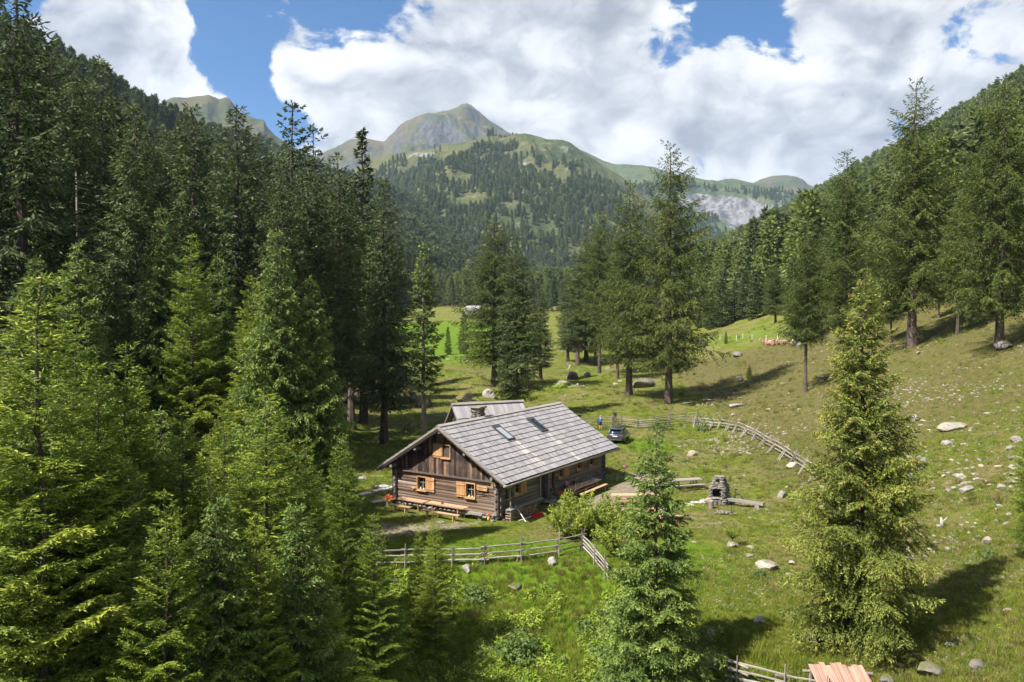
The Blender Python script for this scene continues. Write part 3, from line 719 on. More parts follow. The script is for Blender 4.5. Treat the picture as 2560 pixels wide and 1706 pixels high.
# --- behind the hut
tree('slim0', 1050, 612, 93, 'slim spruce with a long bare pale stem behind the shed', base=1058)
tree('larch1', 1236, 543, 128, 'broad soft larch behind the dark spruce in the middle of the meadow', wide=1.15)
tree('dark2', 1290, 600, 104, 'dark dense spruce right behind the shed roof', wide=1.25)
tree('dark0', 1352, 725, 140, 'smaller dark spruce tucked behind the dense one', wide=1.4)
tree('row0', 1120, 818, 190, 'small spruce on the bright green meadow, shorter of two')
tree('row1', 1159, 778, 186, 'small broad spruce on the bright green meadow, taller of two')
for k, (px, py, y) in enumerate([(1420, 690, 172), (1445, 640, 168), (1466, 598, 175), (1490, 668, 170)]):
    tree('dark%d' % (k % 4), px, py, y, 'dark bare-stemmed spruce in the clump on the meadow, %s from the hut side' % ORD[k], 'dark spruce clump on the meadow', wide=1.3)
tree('larch3', 1500, 522, 150, 'tall thin larch rising out of the dark clump', wide=.9)
tree('larch0', 1590, 455, 118, 'leaning broad larch crowding the giant larch, over the dark boulder', wide=.95, base=1575)
tree('larch1', 1660, 358, 113, 'giant lone larch with a thick dark trunk on the meadow', base=1676, wide=.90, rz=.6)
tree('larch2', 1545, 600, 140, 'hazy larch behind the leaning one')
# --- east side larches
tree('larch3', 2018, 543, 100, 'slender larch with a long thin bare trunk at the hill foot', wide=.95)
tree('larch2', 2120, 378, 128, 'tall larch with a bare twiggy top behind the slender one', wide=1.1)
tree('larch0', 2312, 203, 104, 'huge larch with twin dark trunks on the grazed hill', wide=1.05, base=2290)
tree('larch3', 2400, 488, 98, 'thin larch on the hill between the huge one and the photo\'s east edge')
tree('larch1', 2552, 190, 84, 'massive larch at the photo\'s east edge, tip almost out of frame', wide=.95, base=2512)
for k, (px, py, y, kd) in enumerate(sorted([(2065, 640, 150, 'larch2'), (2165, 590, 140, 'larch1'), (2210, 520, 150, 'larch3'), (2255, 600, 130, 'larch2'), (2360, 420, 135, 'larch0'), (2440, 420, 128, 'larch2'), (2500, 520, 112, 'larch3'), (2480, 340, 145, 'larch1'), (1990, 690, 165, 'larch3'), (2140, 500, 165, 'larch0'), (2060, 560, 175, 'larch2'), (2300, 480, 160, 'larch1'), (2580, 380, 105, 'larch2'), (2400, 380, 165, 'larch3'), (2020, 640, 140, 'larch1'), (2100, 680, 125, 'larch2'), (2180, 690, 118, 'larch0'), (2230, 650, 112, 'larch3'), (2350, 600, 118, 'larch2'), (2450, 600, 108, 'larch1'), (2540, 640, 100, 'larch2'), (2380, 690, 125, 'larch0'), (1940, 660, 190, 'larch1'), (2290, 560, 140, 'larch0')])):
    tree(kd, px, py, y, 'soft green larch in the east hill grove, %s tip counted from the hut side' % ORD[k], 'larch grove on the east hill', wide=1.2)
for k in range(17):
    px = 1752 + k*14.5 + R.uniform(-4, 4); tree('row%d' % (k % 2), px, 735 - k*4.5 + R.uniform(-26, 22), 232 - k*1.2 + R.uniform(-8, 10), 'dark pointed spruce in the dense row at the meadow edge, %s from the giant larch' % ORD[k], 'dark spruce row at the meadow edge', wide=1.25)
# --- foreground, east
tree('full0', 1640, 1078, 32.5, 'dense layered spruce before the picnic tables', wide=1.02, rz=2.2)
tree('cone0', 2160, 688, 33.0, 'tall yellow-green spruce hung with brown cones', wide=.95, rz=1.0)
tree('young1', 2606, 900, 37, 'pale spruce cut off by the photo\'s east edge', wide=.9)
tree('young0', 1873, 912, G(1873, 948).y, 'tiny dark spruce bush on the stony meadow, close to the pale log', wide=1.6)
tree('row1', 1815, 830, 178, 'tiny dark spruce on the far pasture by the white fence posts', wide=1.3)
# ------------------------------------------------------------------ masses nobody could count (forests, herbs, grass, pebbles)
def proj(x, y, z):
    c, s = math.cos(PITCH), math.sin(PITCH); dz = z-CAMZ; dep = y*c - dz*s
    return CX + F*x/dep, CY - F*(dz*c + y*s)/dep
def scatter(name, label, P, rot, scl, idx, protos, tilt=None):
    """one object: every point carries one of the given meshes"""
    hid = bpy.data.collections.new(name+'_sources')
    for k, me in enumerate(protos):
        hid.objects.link(bpy.data.objects.new('%s_source_%02d' % (name, k), me))
    me = bpy.data.meshes.new(name); me.vertices.add(len(P)); me.vertices.foreach_set('co', np.asarray(P, np.float32).ravel())
    for a, v, ty in (('rot', rot, 'FLOAT'), ('scl', scl, 'FLOAT'), ('pick', idx, 'INT')):
        at_ = me.attributes.new(a, ty, 'POINT'); at_.data.foreach_set('value', np.asarray(v, np.float32 if ty == 'FLOAT' else np.int32))
    o = link(bpy.data.objects.new(name, me)); tag(o, label, None, None, 'stuff')
    ng = bpy.data.node_groups.new(name+'_scatter', 'GeometryNodeTree')
    ng.interface.new_socket('Geometry', in_out='INPUT', socket_type='NodeSocketGeometry')
    ng.interface.new_socket('Geometry', in_out='OUTPUT', socket_type='NodeSocketGeometry')
    N = ng.nodes.new; L = ng.links.new
    gi, go = N('NodeGroupInput'), N('NodeGroupOutput')
    ci = N('GeometryNodeCollectionInfo'); ci.inputs['Collection'].default_value = hid
    ci.inputs['Separate Children'].default_value = True; ci.inputs['Reset Children'].default_value = True
    def attr(nm, ty):
        a = N('GeometryNodeInputNamedAttribute'); a.data_type = ty; a.inputs['Name'].default_value = nm; return a.outputs['Attribute']
    cx = N('ShaderNodeCombineXYZ'); L(attr('rot', 'FLOAT'), cx.inputs[2])
    e2r = N('FunctionNodeEulerToRotation'); L(cx.outputs[0], e2r.inputs[0])
    ip = N('GeometryNodeInstanceOnPoints')
    L(gi.outputs[0], ip.inputs['Points']); L(ci.outputs[0], ip.inputs['Instance']); ip.inputs['Pick Instance'].default_value = True
    L(attr('pick', 'INT'), ip.inputs['Instance Index']); L(e2r.outputs[0], ip.inputs['Rotation']); L(attr('scl', 'FLOAT'), ip.inputs['Scale'])
    L(ip.outputs[0], go.inputs[0])
    m = o.modifiers.new('scatter', 'NODES'); m.node_group = ng
    return o

def far_tree(seed, mat, bark, H_=24.0, rad=3.6, **kw):
    tm, cm, _, _ = conifer('far', seed, H_, kw.pop('base', .10), rad, kw.pop('whorls', 19), kw.pop('per', 6), (-.40, .4), .10, kw.pop('shape', .8), .42, kw.pop('step', .95), kw.pop('sl', 1.35), kw.pop('sw', .27), droop=.4, hang=.35, sides=2, mat=mat, irregular=.35, **kw)
    b = bpy.data.meshes.new('far_tree')
    import bmesh
    bm = bmesh.new(); bm.from_mesh(cm); nf = len(bm.faces)
    tube = MB().tube([(0, 0, -2), (0, 0, H_*.35), (0, 0, H_*.9)], [.32, .22, .06], 5, False)
    t2 = tube.mesh('x', None); bm.from_mesh(t2); bm.faces.ensure_lookup_table()
    for f in bm.faces[nf:]: f.material_index = 1
    bm.to_mesh(b); bm.free(); b.materials.append(MAT[mat]); b.materials.append(MAT[bark])
    return b
FT = [far_tree(301, 'needles_far', 'bark_pale'), far_tree(302, 'needles_far', 'bark_pale', rad=3.1, base=.22), far_tree(303, 'needles_far', 'bark_pale', rad=4.0, base=.06), far_tree(304, 'needles_farlarch', 'bark', rad=4.2, base=.15, shape=.6)]
LT = [far_tree(311, 'needles_far', 'bark', whorls=12, per=5, step=1.6, sl=2.6, sw=.6, base=.03), far_tree(312, 'needles_far', 'bark', whorls=11, per=5, step=1.6, sl=2.6, sw=.65, rad=4.2, base=.03), far_tree(313, 'needles_farlarch', 'bark', whorls=11, per=5, step=1.6, sl=2.6, sw=.6, rad=4.4, shape=.6)]
g4 = np.random.default_rng(44)
def jgrid(x0, x1, y0, y1, sp):
    X, Y = np.meshgrid(np.arange(x0, x1, sp), np.arange(y0, y1, sp)); X = X.ravel(); Y = Y.ravel()
    return X + g4.uniform(-.48, .48, X.size)*sp, Y + g4.uniform(-.48, .48, Y.size)*sp
def inframe(x, y, z, m=220):
    px, py = proj(x, y, z); return (px > -m) & (px < 2560+m) & (py > -260)
def forest(name, label, x, y, lod, larch=.12, smin=.75, smax=1.15, keep=None):
    z = H(x, y); k = inframe(x, y, z)
    if keep is not None: k &= keep(x, y, z)
    x, y, z = x[k], y[k], z[k]; n = len(x)
    idx = np.where(g4.random(n) < larch, len(lod)-1, g4.integers(0, len(lod)-1, n))
    scatter(name, label, np.stack([x, y, z-.3], -1), g4.uniform(0, 6.28, n), g4.uniform(smin, smax, n)**1.3, idx, lod)
    return n
xlf = lambda y: np.interp(y, [20, 60, 100, 200, 400, 1000, 2300, 2600], [-13, -16.5, -17, -30, -55, -25, 90, 110])
xrf = lambda y: np.interp(y, [-60, 40, 250, 400, 1000, 2300, 2600], [8, 14, 47, 78, 190, 330, 360])
x, y = jgrid(-330, 120, 98, 700, 6.2)
FL = [far_tree(321, 'needles_dark', 'bark_pale'), far_tree(322, 'needles_dark', 'bark_pale', rad=3.1, base=.22), far_tree(323, 'needles_dark', 'bark_pale', rad=4.0, base=.06), far_tree(324, 'needles_far', 'bark', rad=3.4, base=.12)]  # west side uses darker needles: cloud shade is put into their colour
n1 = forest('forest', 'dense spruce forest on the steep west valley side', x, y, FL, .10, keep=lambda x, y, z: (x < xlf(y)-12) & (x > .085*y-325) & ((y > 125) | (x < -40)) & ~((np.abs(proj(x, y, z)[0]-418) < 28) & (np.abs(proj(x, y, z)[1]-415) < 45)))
x, y = jgrid(-260, 260, 700, 2500, 10.5)
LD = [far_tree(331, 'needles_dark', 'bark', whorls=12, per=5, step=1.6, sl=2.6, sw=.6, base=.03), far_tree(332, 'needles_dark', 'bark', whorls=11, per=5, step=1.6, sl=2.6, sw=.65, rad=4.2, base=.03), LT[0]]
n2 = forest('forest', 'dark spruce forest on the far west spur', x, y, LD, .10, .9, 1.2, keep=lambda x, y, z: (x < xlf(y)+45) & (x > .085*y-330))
x, y = jgrid(60, 520, 150, 760, 6.6)
n3 = forest('forest', 'mixed larch and spruce forest on the steep east valley side', x, y, FT, .42, keep=lambda x, y, z: (x > xrf(y)+np.interp(y, [150, 230, 400], [52, 26, 8])) & (x < .105*y+385) & (fbm(x/40, y/40, 91, 3) > -.42))
x, y = jgrid(120, 640, 760, 2450, 11.0)
n4 = forest('forest', 'hazy forest on the far east valley side', x, y, LT, .55, .9, 1.15, keep=lambda x, y, z: (x > xrf(y)-25) & (x < .105*y+390) & (fbm(x/60, y/60, 92, 3) > -.38))
x, y = jgrid(-60, 240, 400, 1250, 8.0)
n5 = forest('forest', 'woodland closing the valley floor behind the meadow', x, y, FT, .15, .6, .95, keep=lambda x, y, z: (x > xlf(y)-15) & (x < xrf(y)+12) & (fbm(x/55, y/55, 95, 3) > np.interp(y, [400, 520], [.10, -.5])) & ~((np.abs(x+19) < 22) & (y < 430)) & ~((proj(x, y, z)[0] > 1500) & (y < 1000)))
def on_mountain(surf, xs, dc, df, sil, x0, x1, y0, y1, sp, keep, name, label, larch, lod=LT, s=(.5, .85)):
    x, y = jgrid(x0, x1, y0, y1, sp)
    px = CX + F*x/y
    for _ in range(2):
        up = -(np.interp(px, [p[0] for p in sil], [p[1] for p in sil])-CY)/F
        px = CX + F*x/y*(math.cos(PITCH)+up*math.sin(PITCH))
    D = np.interp(px, xs, dc); D0 = np.interp(px, xs, df); t = (y-D0)/(D-D0)
    ok = (px > xs[0]+4) & (px < xs[1]-4) & (t > .0) & (t < 1.0)
    px, t = px[ok], t[ok]; X, Y, Z = surf(px, t); vx, vy = proj(X, Y, Z)
    k = keep(vx, vy, t, X, Y); X, Y, Z = X[k], Y[k], Z[k]; n = len(X)
    idx = np.where(g4.random(n) < larch, len(lod)-1, g4.integers(0, len(lod)-1, n))
    scatter(name, label, np.stack([X, Y, Z-.5], -1), g4.uniform(0, 6.28, n), g4.uniform(*s, n), idx, lod)
    return n
def out(vx, vy, E):
    k = np.ones(len(vx), bool)
    for (cx, cy, rx, ry) in E: k &= ((vx-cx)/rx)**2 + ((vy-cy)/ry)**2 > 1
    return k
SHS = [(860, 470), (900, 425), (950, 402), (1060, 366), (1180, 350), (1285, 334), (1365, 348), (1425, 356), (1480, 398), (1550, 440), (1640, 520), (1760, 650)]
n6 = on_mountain(SH, [860, 1760], [2300, 2000], [1050, 1250], SHS, -480, 480, 1060, 2290, 10.5,
     lambda vx, vy, t, X, Y: out(vx, vy, [(1178, 506, 48, 22), (1150, 450, 36, 16), (1352, 578, 42, 15), (1408, 445, 20, 26), (1440, 632, 30, 16), (1060, 390, 70, 12), (1312, 410, 22, 12), (1290, 520, 26, 14), (1340, 500, 18, 10)])
     & (fbm(X/110, Y/110, 77, 4) > np.interp(t, [0, .45, .72, .86, 1], [-.50, -.30, -.12, .25, .7])) & (vy > np.interp(vx, [1250, 1300, 1420, 1480], [0, 372, 402, 0])),
     'forest', 'conifer forest with clearings on the shoulder below the peak', .18)
FRS = [(1380, 350), (1510, 405), (1600, 418), (1680, 436), (1790, 456), (1850, 452), (1940, 470), (2050, 505), (2150, 530)]
n7 = on_mountain(FR, [1380, 2150], [3300, 2900], [2100, 2200], FRS, 100, 1300, 2120, 3200, 15.0,
     lambda vx, vy, t, X, Y: out(vx, vy, [(1800, 512, 95, 32), (1880, 548, 84, 48), (1918, 596, 44, 38), (1735, 495, 46, 18), (1640, 500, 30, 18)]) & (t < .75) & (fbm(X/150, Y/150, 78, 3) > -.45),
     'forest', 'blue hazy forest under the pale limestone face', .05, s=(.6, .95))
print('forest counts', n1, n2, n3, n4, n5, n6, n7)

def tuft(seed, n, hgt, spread, wdt, mat, lean=.35):
    g = np.random.default_rng(seed); a = g.uniform(0, 6.28, n); r = spread*np.sqrt(g.random(n)); P = np.stack([np.cos(a)*r, np.sin(a)*r, np.full(n, -.02)], -1)
    D = np.stack([g.normal(0, lean, n), g.normal(0, lean, n), np.ones(n)], -1); Lh = hgt*g.uniform(.5, 1.2, n); s = g.uniform(0, 6.28, n)
    S = np.stack([np.cos(s), np.sin(s), np.zeros(n)], -1)*wdt
    V = np.stack([P-S, P+S, P+D*Lh[:, None]], 1).reshape(-1, 3); Fc = np.arange(n*3).reshape(-1, 3)
    return fast_mesh('tuft', V, Fc, MAT[mat], {'tint': np.repeat(np.clip(g.normal(.45, .2, n), 0, 1), 3)})
def leafy(seed, n, rx, rz, ls, mat):
    """a clump of broad leaves"""
    g = np.random.default_rng(seed); d = g.normal(0, 1, (n, 3)); d /= np.linalg.norm(d, axis=1, keepdims=True); d[:, 2] = np.abs(d[:, 2])
    P = d*np.array([[rx, rx, rz]])*g.uniform(.45, 1, (n, 1))
    nrm = d*.6 + g.normal(0, .45, (n, 3)) + np.array([[0, 0, .5]]); nrm /= np.linalg.norm(nrm, axis=1, keepdims=True)
    A = np.cross(nrm, g.normal(0, 1, (n, 3))); A /= np.linalg.norm(A, axis=1, keepdims=True); B = np.cross(nrm, A)
    L = (ls*g.uniform(.6, 1.4, n))[:, None]
    V = np.stack([P-A*L, P-A*L*.1+B*L*.42-nrm*L*.1, P+A*L, P-A*L*.1-B*L*.42-nrm*L*.1], 1).reshape(-1, 3)
    return fast_mesh('leafy', V, np.arange(n*4).reshape(-1, 4), MAT[mat], {'tint': np.repeat(np.clip(g.normal(.45, .22, n), 0, 1), 4)})
GT = [tuft(401, 22, .13, .14, .010, 'grass_blade'), tuft(402, 26, .20, .17, .011, 'grass_blade'), tuft(403, 20, .15, .16, .010, 'grass_dry'), tuft(404, 30, .30, .20, .012, 'grass_blade', .45)]
def hutfree(x, y, m=.15):
    u = (x-P0.x)*HU.x+(y-P0.y)*HU.y; v = (x-P0.x)*HV.x+(y-P0.y)*HV.y
    inside = (u > -m) & (u < 16.25+m) & (v > -m) & (v < 9.15+m)
    yard = (u > 3.5) & (u < 22) & (v > -7) & (v < 0) & (g4.random(x.size) < .93)
    lane = (u > -2.6) & (u < 0) & (v > 0) & (v < 9) & (g4.random(x.size) < .8)
    return ~(inside | yard | lane)
n = 95000
yy = 1/g4.uniform(1/150, 1/24, n); xx = g4.uniform(-.70, .70, n)*yy + g4.normal(0, .3, n); zz = H(xx, yy)
k = hutfree(xx, yy) & inframe(xx, yy, zz, 60) & (xx > xlf(yy)-3) & ~((yy < 44) & (xx < -9)) & (fbm(xx/3, yy/3, 55, 3) > -.55)
xx, yy, zz = xx[k], yy[k], zz[k]; n = len(xx)
dr = (xx > xrf(yy)) & (g4.random(n) < .35)
bank = (yy < np.interp(xx, [-30, 3, 5, 9, 13, 22, 40], [46, 46.5, 46, 36.5, 29.5, 25, 20]))
idx = np.where(dr, 2, np.where(bank & (g4.random(n) < .6), 3, g4.integers(0, 2, n)))
lawn = np.exp(-(((xx-2)/15)**2+((yy-56)/10)**2)**2)
scatter('grass', 'meadow grass in tufts round the hut and over the slopes', np.stack([xx, yy, zz], -1), g4.uniform(0, 6.28, n), g4.uniform(.55, 1.15, n)*(1-.5*lawn)*np.interp(yy, [25, 60, 150], [1, 1.15, 1.9]), idx, GT)

LF = [leafy(421, 90, .34, .30, .075, 'leaf_bright'), leafy(422, 80, .30, .42, .065, 'leaf_bright'), leafy(423, 100, .42, .30, .085, 'leaf_deep'), leafy(424, 60, .22, .22, .05, 'leaf_bright')]
n = 14000
xx = g4.uniform(-10, 10.5, n); yy = g4.uniform(24, 47, n); zz = H(xx, yy)
yc = np.interp(xx, [-30, 3, 5, 9, 13], [46, 46.5, 46, 36.5, 29.5])
k = (yy < yc - .3) & (fbm(xx/2.2, yy/2.2, 66, 3) > -.12 + .5*np.clip((yy-yc+3)/3, 0, 1)) & (g4.random(n) < np.interp(yc-yy, [0, 3, 8], [.18, .5, .8]))
xx, yy, zz = xx[k], yy[k], zz[k]
scatter('undergrowth', 'leafy herbs and young shrubs covering the bank below the fence', np.stack([xx, yy, zz-.05], -1), g4.uniform(0, 6.28, len(xx)), g4.uniform(.4, 1.25, len(xx))**1.4, g4.choice(4, len(xx), p=[.42, .30, .08, .20]), LF)
n = 5200
xx = g4.uniform(-34, -8, n); yy = g4.uniform(56, 92, n); zz = H(xx, yy); k = hutfree(xx, yy, 1.0) & (fbm(xx/2.5, yy/2.5, 67, 3) > -.02) & (xx < np.interp(yy, [50, 62, 75, 92], [-13.5, -13, -10.5, -8]))
xx, yy, zz = xx[k], yy[k], zz[k]
scatter('undergrowth', 'bilberry and moss cover on the slope west of the hut', np.stack([xx, yy, zz-.08], -1), g4.uniform(0, 6.28, len(xx)), g4.uniform(.35, .95, len(xx)), g4.choice(4, len(xx), p=[.10, .08, .72, .10]), LF)
n = 2600
xx = g4.uniform(8, 34, n); yy = g4.uniform(26, 60, n); zz = H(xx, yy); k = (fbm(xx/2.0, yy/2.0, 68, 3) > .22) & hutfree(xx, yy)
xx, yy, zz = xx[k], yy[k], zz[k]
scatter('undergrowth', 'low heath and weeds between the stones of the east slope', np.stack([xx, yy, zz-.04], -1), g4.uniform(0, 6.28, len(xx)), g4.uniform(.2, .55, len(xx)), g4.choice(4, len(xx), p=[.3, .2, .2, .3]), LF)
def specks(seed, n, mat, r):
    g = np.random.default_rng(seed); P = np.stack([g.uniform(-.6, .6, n), g.uniform(-.6, .6, n), g.uniform(.12, .30, n)], -1); D = g.normal(0, .3, (n, 3)); D[:, 2] = .2
    V, Fc, TT = spindles(P, D, np.full(n, r*1.6), np.full(n, r), np.clip(g.normal(.5, .2, n), 0, 1)); return fast_mesh('specks', V, Fc, MAT[mat], {'tint': TT})
n = 260
xx = g4.uniform(7, 17, n); yy = g4.uniform(31, 50, n); zz = H(xx, yy); k = fbm(xx/2, yy/2, 70, 2) > -.1
scatter('wildflowers', 'yellow wildflowers dotted over the grass beside the dense spruce', np.stack([xx, yy, zz-.06], -1)[k], np.zeros(k.sum()), g4.uniform(.5, 1, k.sum()), np.zeros(k.sum()), [specks(431, 4, 'flower_yellow', .020)])
# ------------------------------------------------------------------ the log hut
def hut_empty(name, label, cat):
    o = empty(name, P0, HANG, label, cat); return o
hut = hut_empty('log_hut', 'old log hut with a grey shingle roof and orange shutters', 'hut')
LEN, WID, EZ, RZ, VE = 16.25, 9.15, 2.80, 6.24, 1.05
KR = (RZ-EZ)/(WID/2+VE)                       # roof slope
def roof_z(v): return RZ - KR*abs(v-WID/2)
BOX = MB().box((0, 0, 0), (1, 1, 1)).mesh('board', None)
def boxmesh(mat):
    m = BOX.copy(); m.materials.append(MAT[mat]); return m
BM = {k: boxmesh(k) for k in ('log_grey', 'log_side', 'board_dark', 'beam_dark', 'roof_shingle', 'roof_warm', 'new_wood', 'table_wood', 'bench_grey', 'masonry', 'slab_wood')}
def log_mesh(mat, r=.13, n=10):
    """hewn log of unit length along x, slightly squared and uneven"""
    mb = MB(); rings = 7
    for i in range(rings):
        x = i/(rings-1)-.5; q = R.uniform(.95, 1.04)
        for k in range(n):
            a = 2*math.pi*(k+.5)/n; c, s = math.cos(a), math.sin(a); sq = .86/max(abs(c), abs(s), .72)
            mb.v.append((x, r*c*sq*q*.9, r*s*sq*(1+R.uniform(-.02, .02))))
    for i in range(rings-1):
        for k in range(n):
            k2 = (k+1) % n; mb.f.append((i*n+k, i*n+k2, (i+1)*n+k2, (i+1)*n+k))
    mb.f.append(tuple(range(n))[::-1]); mb.f.append(tuple((rings-1)*n+k for k in range(n)))
    return mb.mesh('log', MAT[mat], False)
LOGS = {m: [log_mesh(m) for _ in range(4)] for m in ('log_grey', 'log_side')}
LZ0, LH, NROW = .36, .252, 9
FRONT_OPEN = [(6.15, 7.03, 1.36, 2.39), (1.86, 2.72, 1.32, 2.40)]
SIDE_OPEN = [(1.98, 2.86, 1.34, 2.22), (5.55, 6.60, .36, 2.35), (8.36, 9.18, 1.42, 2.22), (11.26, 12.36, 1.55, 2.28), (13.44, 14.55, 1.52, 2.26)]
def spans(a, b, z0, z1, opens):
    cuts = sorted((o[0], o[1]) for o in opens if o[2] < z1-.06 and o[3] > z0+.06); out_ = []; c = a
    for s, e in cuts:
        if s > c: out_.append((c, s))
        c = max(c, e)
    if c < b: out_.append((c, b))
    return out_
def log_wall(along, const, a, b, nrow, opens, mat, z0=LZ0):
    for r in range(nrow):
        z = z0 + LH*(r+.5)
        for s, e in spans(a, b, z-LH/2, z+LH/2, opens):
            ov = .22 if r % 2 == 0 else .14
            s2 = s-(ov if abs(s-a) < 1e-6 else 0); e2 = e+(ov if abs(e-b) < 1e-6 else 0)
            L = e2-s2; m = R.choice(LOGS[mat]); off = R.uniform(-.014, .014)
            if along == 'x': inst('log', m, hut, ((s2+e2)/2, const+off, z), (R.uniform(-.04, .04), 0, 0), (L, 1, LH/.252*1.0))
            else: inst('log', m, hut, (const+off, (s2+e2)/2, z+.0), (0, 0, math.pi/2), (L, 1, LH/.252*1.0))
log_wall('y', .10, 0, WID, NROW, FRONT_OPEN, 'log_grey')
log_wall('x', .10, 0, LEN, NROW+2, SIDE_OPEN, 'log_side', LZ0+.03)
log_wall('x', WID-.10, 0, LEN, NROW+2, [], 'log_side', LZ0+.03)
log_wall('y', LEN-.10, 0, WID, NROW, [], 'log_side')
# dark inside shell so that no light leaks between the logs
sh = MB().box((LEN/2, WID/2, 1.55), (LEN-.5, WID-.5, 2.5)); sh.build('inner_wall', MAT['beam_dark'], hut)
inst('corner_post', BM['beam_dark'], hut, (-.03, WID-.02, 1.55), (0, 0, 0), (.26, .30, 2.9))
inst('corner_post', BM['beam_dark'], hut, (-.03, .02, 1.45), (0, 0, 0), (.22, .22, 2.5))
inst('corner_post', BM['beam_dark'], hut, (LEN-.02, -.04, 1.6), (0, 0, 0), (.22, .26, 2.6))
inst('sill_beam', BM['beam_dark'], hut, (-.07, WID/2, 2.66), (0, 0, 0), (.20, WID+.1, .09))
# upright boards of the gable, each its own piece
GZ0 = 2.71; AT = (3.98, 4.77, 3.89, 4.89); v = .02; x0 = -.02
bw = []
while v < WID-.05:
    wd = min(R.uniform(.17, .26), WID-.02-v); bw.append((v, v+wd-.012)); v += wd
for (a, b) in bw:
    za, zb = roof_z(a)-.20, roof_z(b)-.20
    if max(za, zb) < GZ0+.05: continue
    za, zb = max(za, GZ0+.02), max(zb, GZ0+.02)
    segs = [(GZ0, None)] if (b < AT[0] or a > AT[1]) else [(GZ0, AT[2]), (AT[3], None)]
    for (lo, hi) in segs:
        dx = R.uniform(-.012, .012); mb = MB()
        pts = [(a, lo), (b, lo), (b, zb if hi is None else hi), (a, za if hi is None else hi)]
        cen = ((a+b)/2, lo)
        mb.prism([(p[0]-cen[0], p[1]-cen[1]) for p in pts], 'x', -.022, .022)
        mb.build('board', MAT['board_dark'], hut, loc=(x0+dx, cen[0], cen[1]))
    # the strip below the roof inside the attic
MB().prism([(.05, GZ0), (WID-.05, GZ0), (WID-.05, roof_z(WID-.05)-.24), (WID/2, RZ-.26), (.05, roof_z(.05)-.24)], 'x', .03, .10).build('gable_lining', MAT['beam_dark'], hut)
# stone footing
def rock_mesh(seed, mat, sub=2, flat=.7, rough=.22, ang=True):
    import bmesh
    g = random.Random(seed); bm = bmesh.new(); bmesh.ops.create_icosphere(bm, subdivisions=sub, radius=.5)
    sx, sy, sz = g.uniform(.85, 1.15), g.uniform(.7, 1.0), flat
    planes = [(Vector((g.gauss(0, 1), g.gauss(0, 1), g.gauss(0, 1)*.8)).normalized(), g.uniform(.26, .42)) for _ in range(7 if ang else 3)]
    ox, oy = g.uniform(0, 90), g.uniform(0, 90)
    co = np.array([v.co[:] for v in bm.verts])
    nz = fbm(co[:, 0]*2.3+ox+co[:, 2]*1.7, co[:, 1]*2.3+oy-co[:, 2]*1.3, seed % 97, 3)
    for v, q in zip(bm.verts, nz):
        p = v.co*(1+rough*q)
        for nrm, d in planes:
            e = p.dot(nrm)-d
            if e > 0: p = p - nrm*e*.92
        v.co = Vector((p.x*sx, p.y*sy, p.z*sz))
    m = bpy.data.meshes.new('rock'); bm.to_mesh(m); bm.free(); m.materials.append(MAT[mat]); return m
FOOT = [rock_mesh(500+i, 'masonry', 1, .7, .15) for i in range(5)]
def stones_row(a, b, zmax, along, const, base=0.0, size=(.22, .42)):
    z = base
    while z < zmax:
        hgt = R.uniform(.14, .22); c = a
        while c < b:
            wd = R.uniform(*size); p = (c+wd/2, const, z+hgt/2) if along == 'x' else (const, c+wd/2, z+hgt/2)
            inst('stone', R.choice(FOOT), hut, p, (R.uniform(-.2, .2), R.uniform(-.2, .2), R.uniform(0, 6)), (wd*1.35, wd*1.15, hgt*1.9)); c += wd
        z += hgt
stones_row(0, 2.0, .30, 'y', .06, -.10)
stones_row(2.0, WID, .14, 'y', .16, -.12, (.35, .6))
stones_row(7.0, LEN, .80, 'x', .00, .05, (.3, .6))
stones_row(0, 7.0, .3, 'x', .10, -.10, (.35, .6))
# roof carcass
for sgn in (1, -1):
    ya = WID/2; yb = WID/2 - sgn*(WID/2+VE)
    mb = MB().prism([(ya, RZ-.10), (yb, EZ-.10), (yb, EZ-.17), (ya, RZ-.18)], 'x', -.72, LEN+.66)
    mb.build('roof_deck', MAT['beam_dark'], hut)
    for i in range(17):                                             # rafters under the eaves
        u = -.5+i*(LEN+.9)/16
        MB().prism([(ya, RZ-.19), (yb+sgn*.10, EZ-.12+.10*0), (yb+sgn*.10, EZ-.26), (ya, RZ-.34)], 'x', u-.05, u+.05).build('rafter', MAT['log_side'], hut)
    for k, off in enumerate((.0, .16)):                             # barge boards at the gable, two layers
        mb = MB().prism([(ya, RZ+.0-off*.9), (yb-sgn*.02, EZ+.0-off*.9), (yb-sgn*.02, EZ-.15-off*.9), (ya, RZ-.15-off*.9)], 'x', -.80+.05*k, -.745+.05*k)
        mb.build('barge_board', MAT['bench_grey' if k == 0 else 'beam_dark'], hut)
for v_, z_ in ((WID/2, RZ-.42), (.15, 3.0), (WID-.15, 3.0), (2.4, 4.45), (WID-2.4, 4.45)):
    MB().tube([(-.66, v_, z_), (.4, v_, z_)], .12, 8).build('purlin', MAT['log_side'], hut)
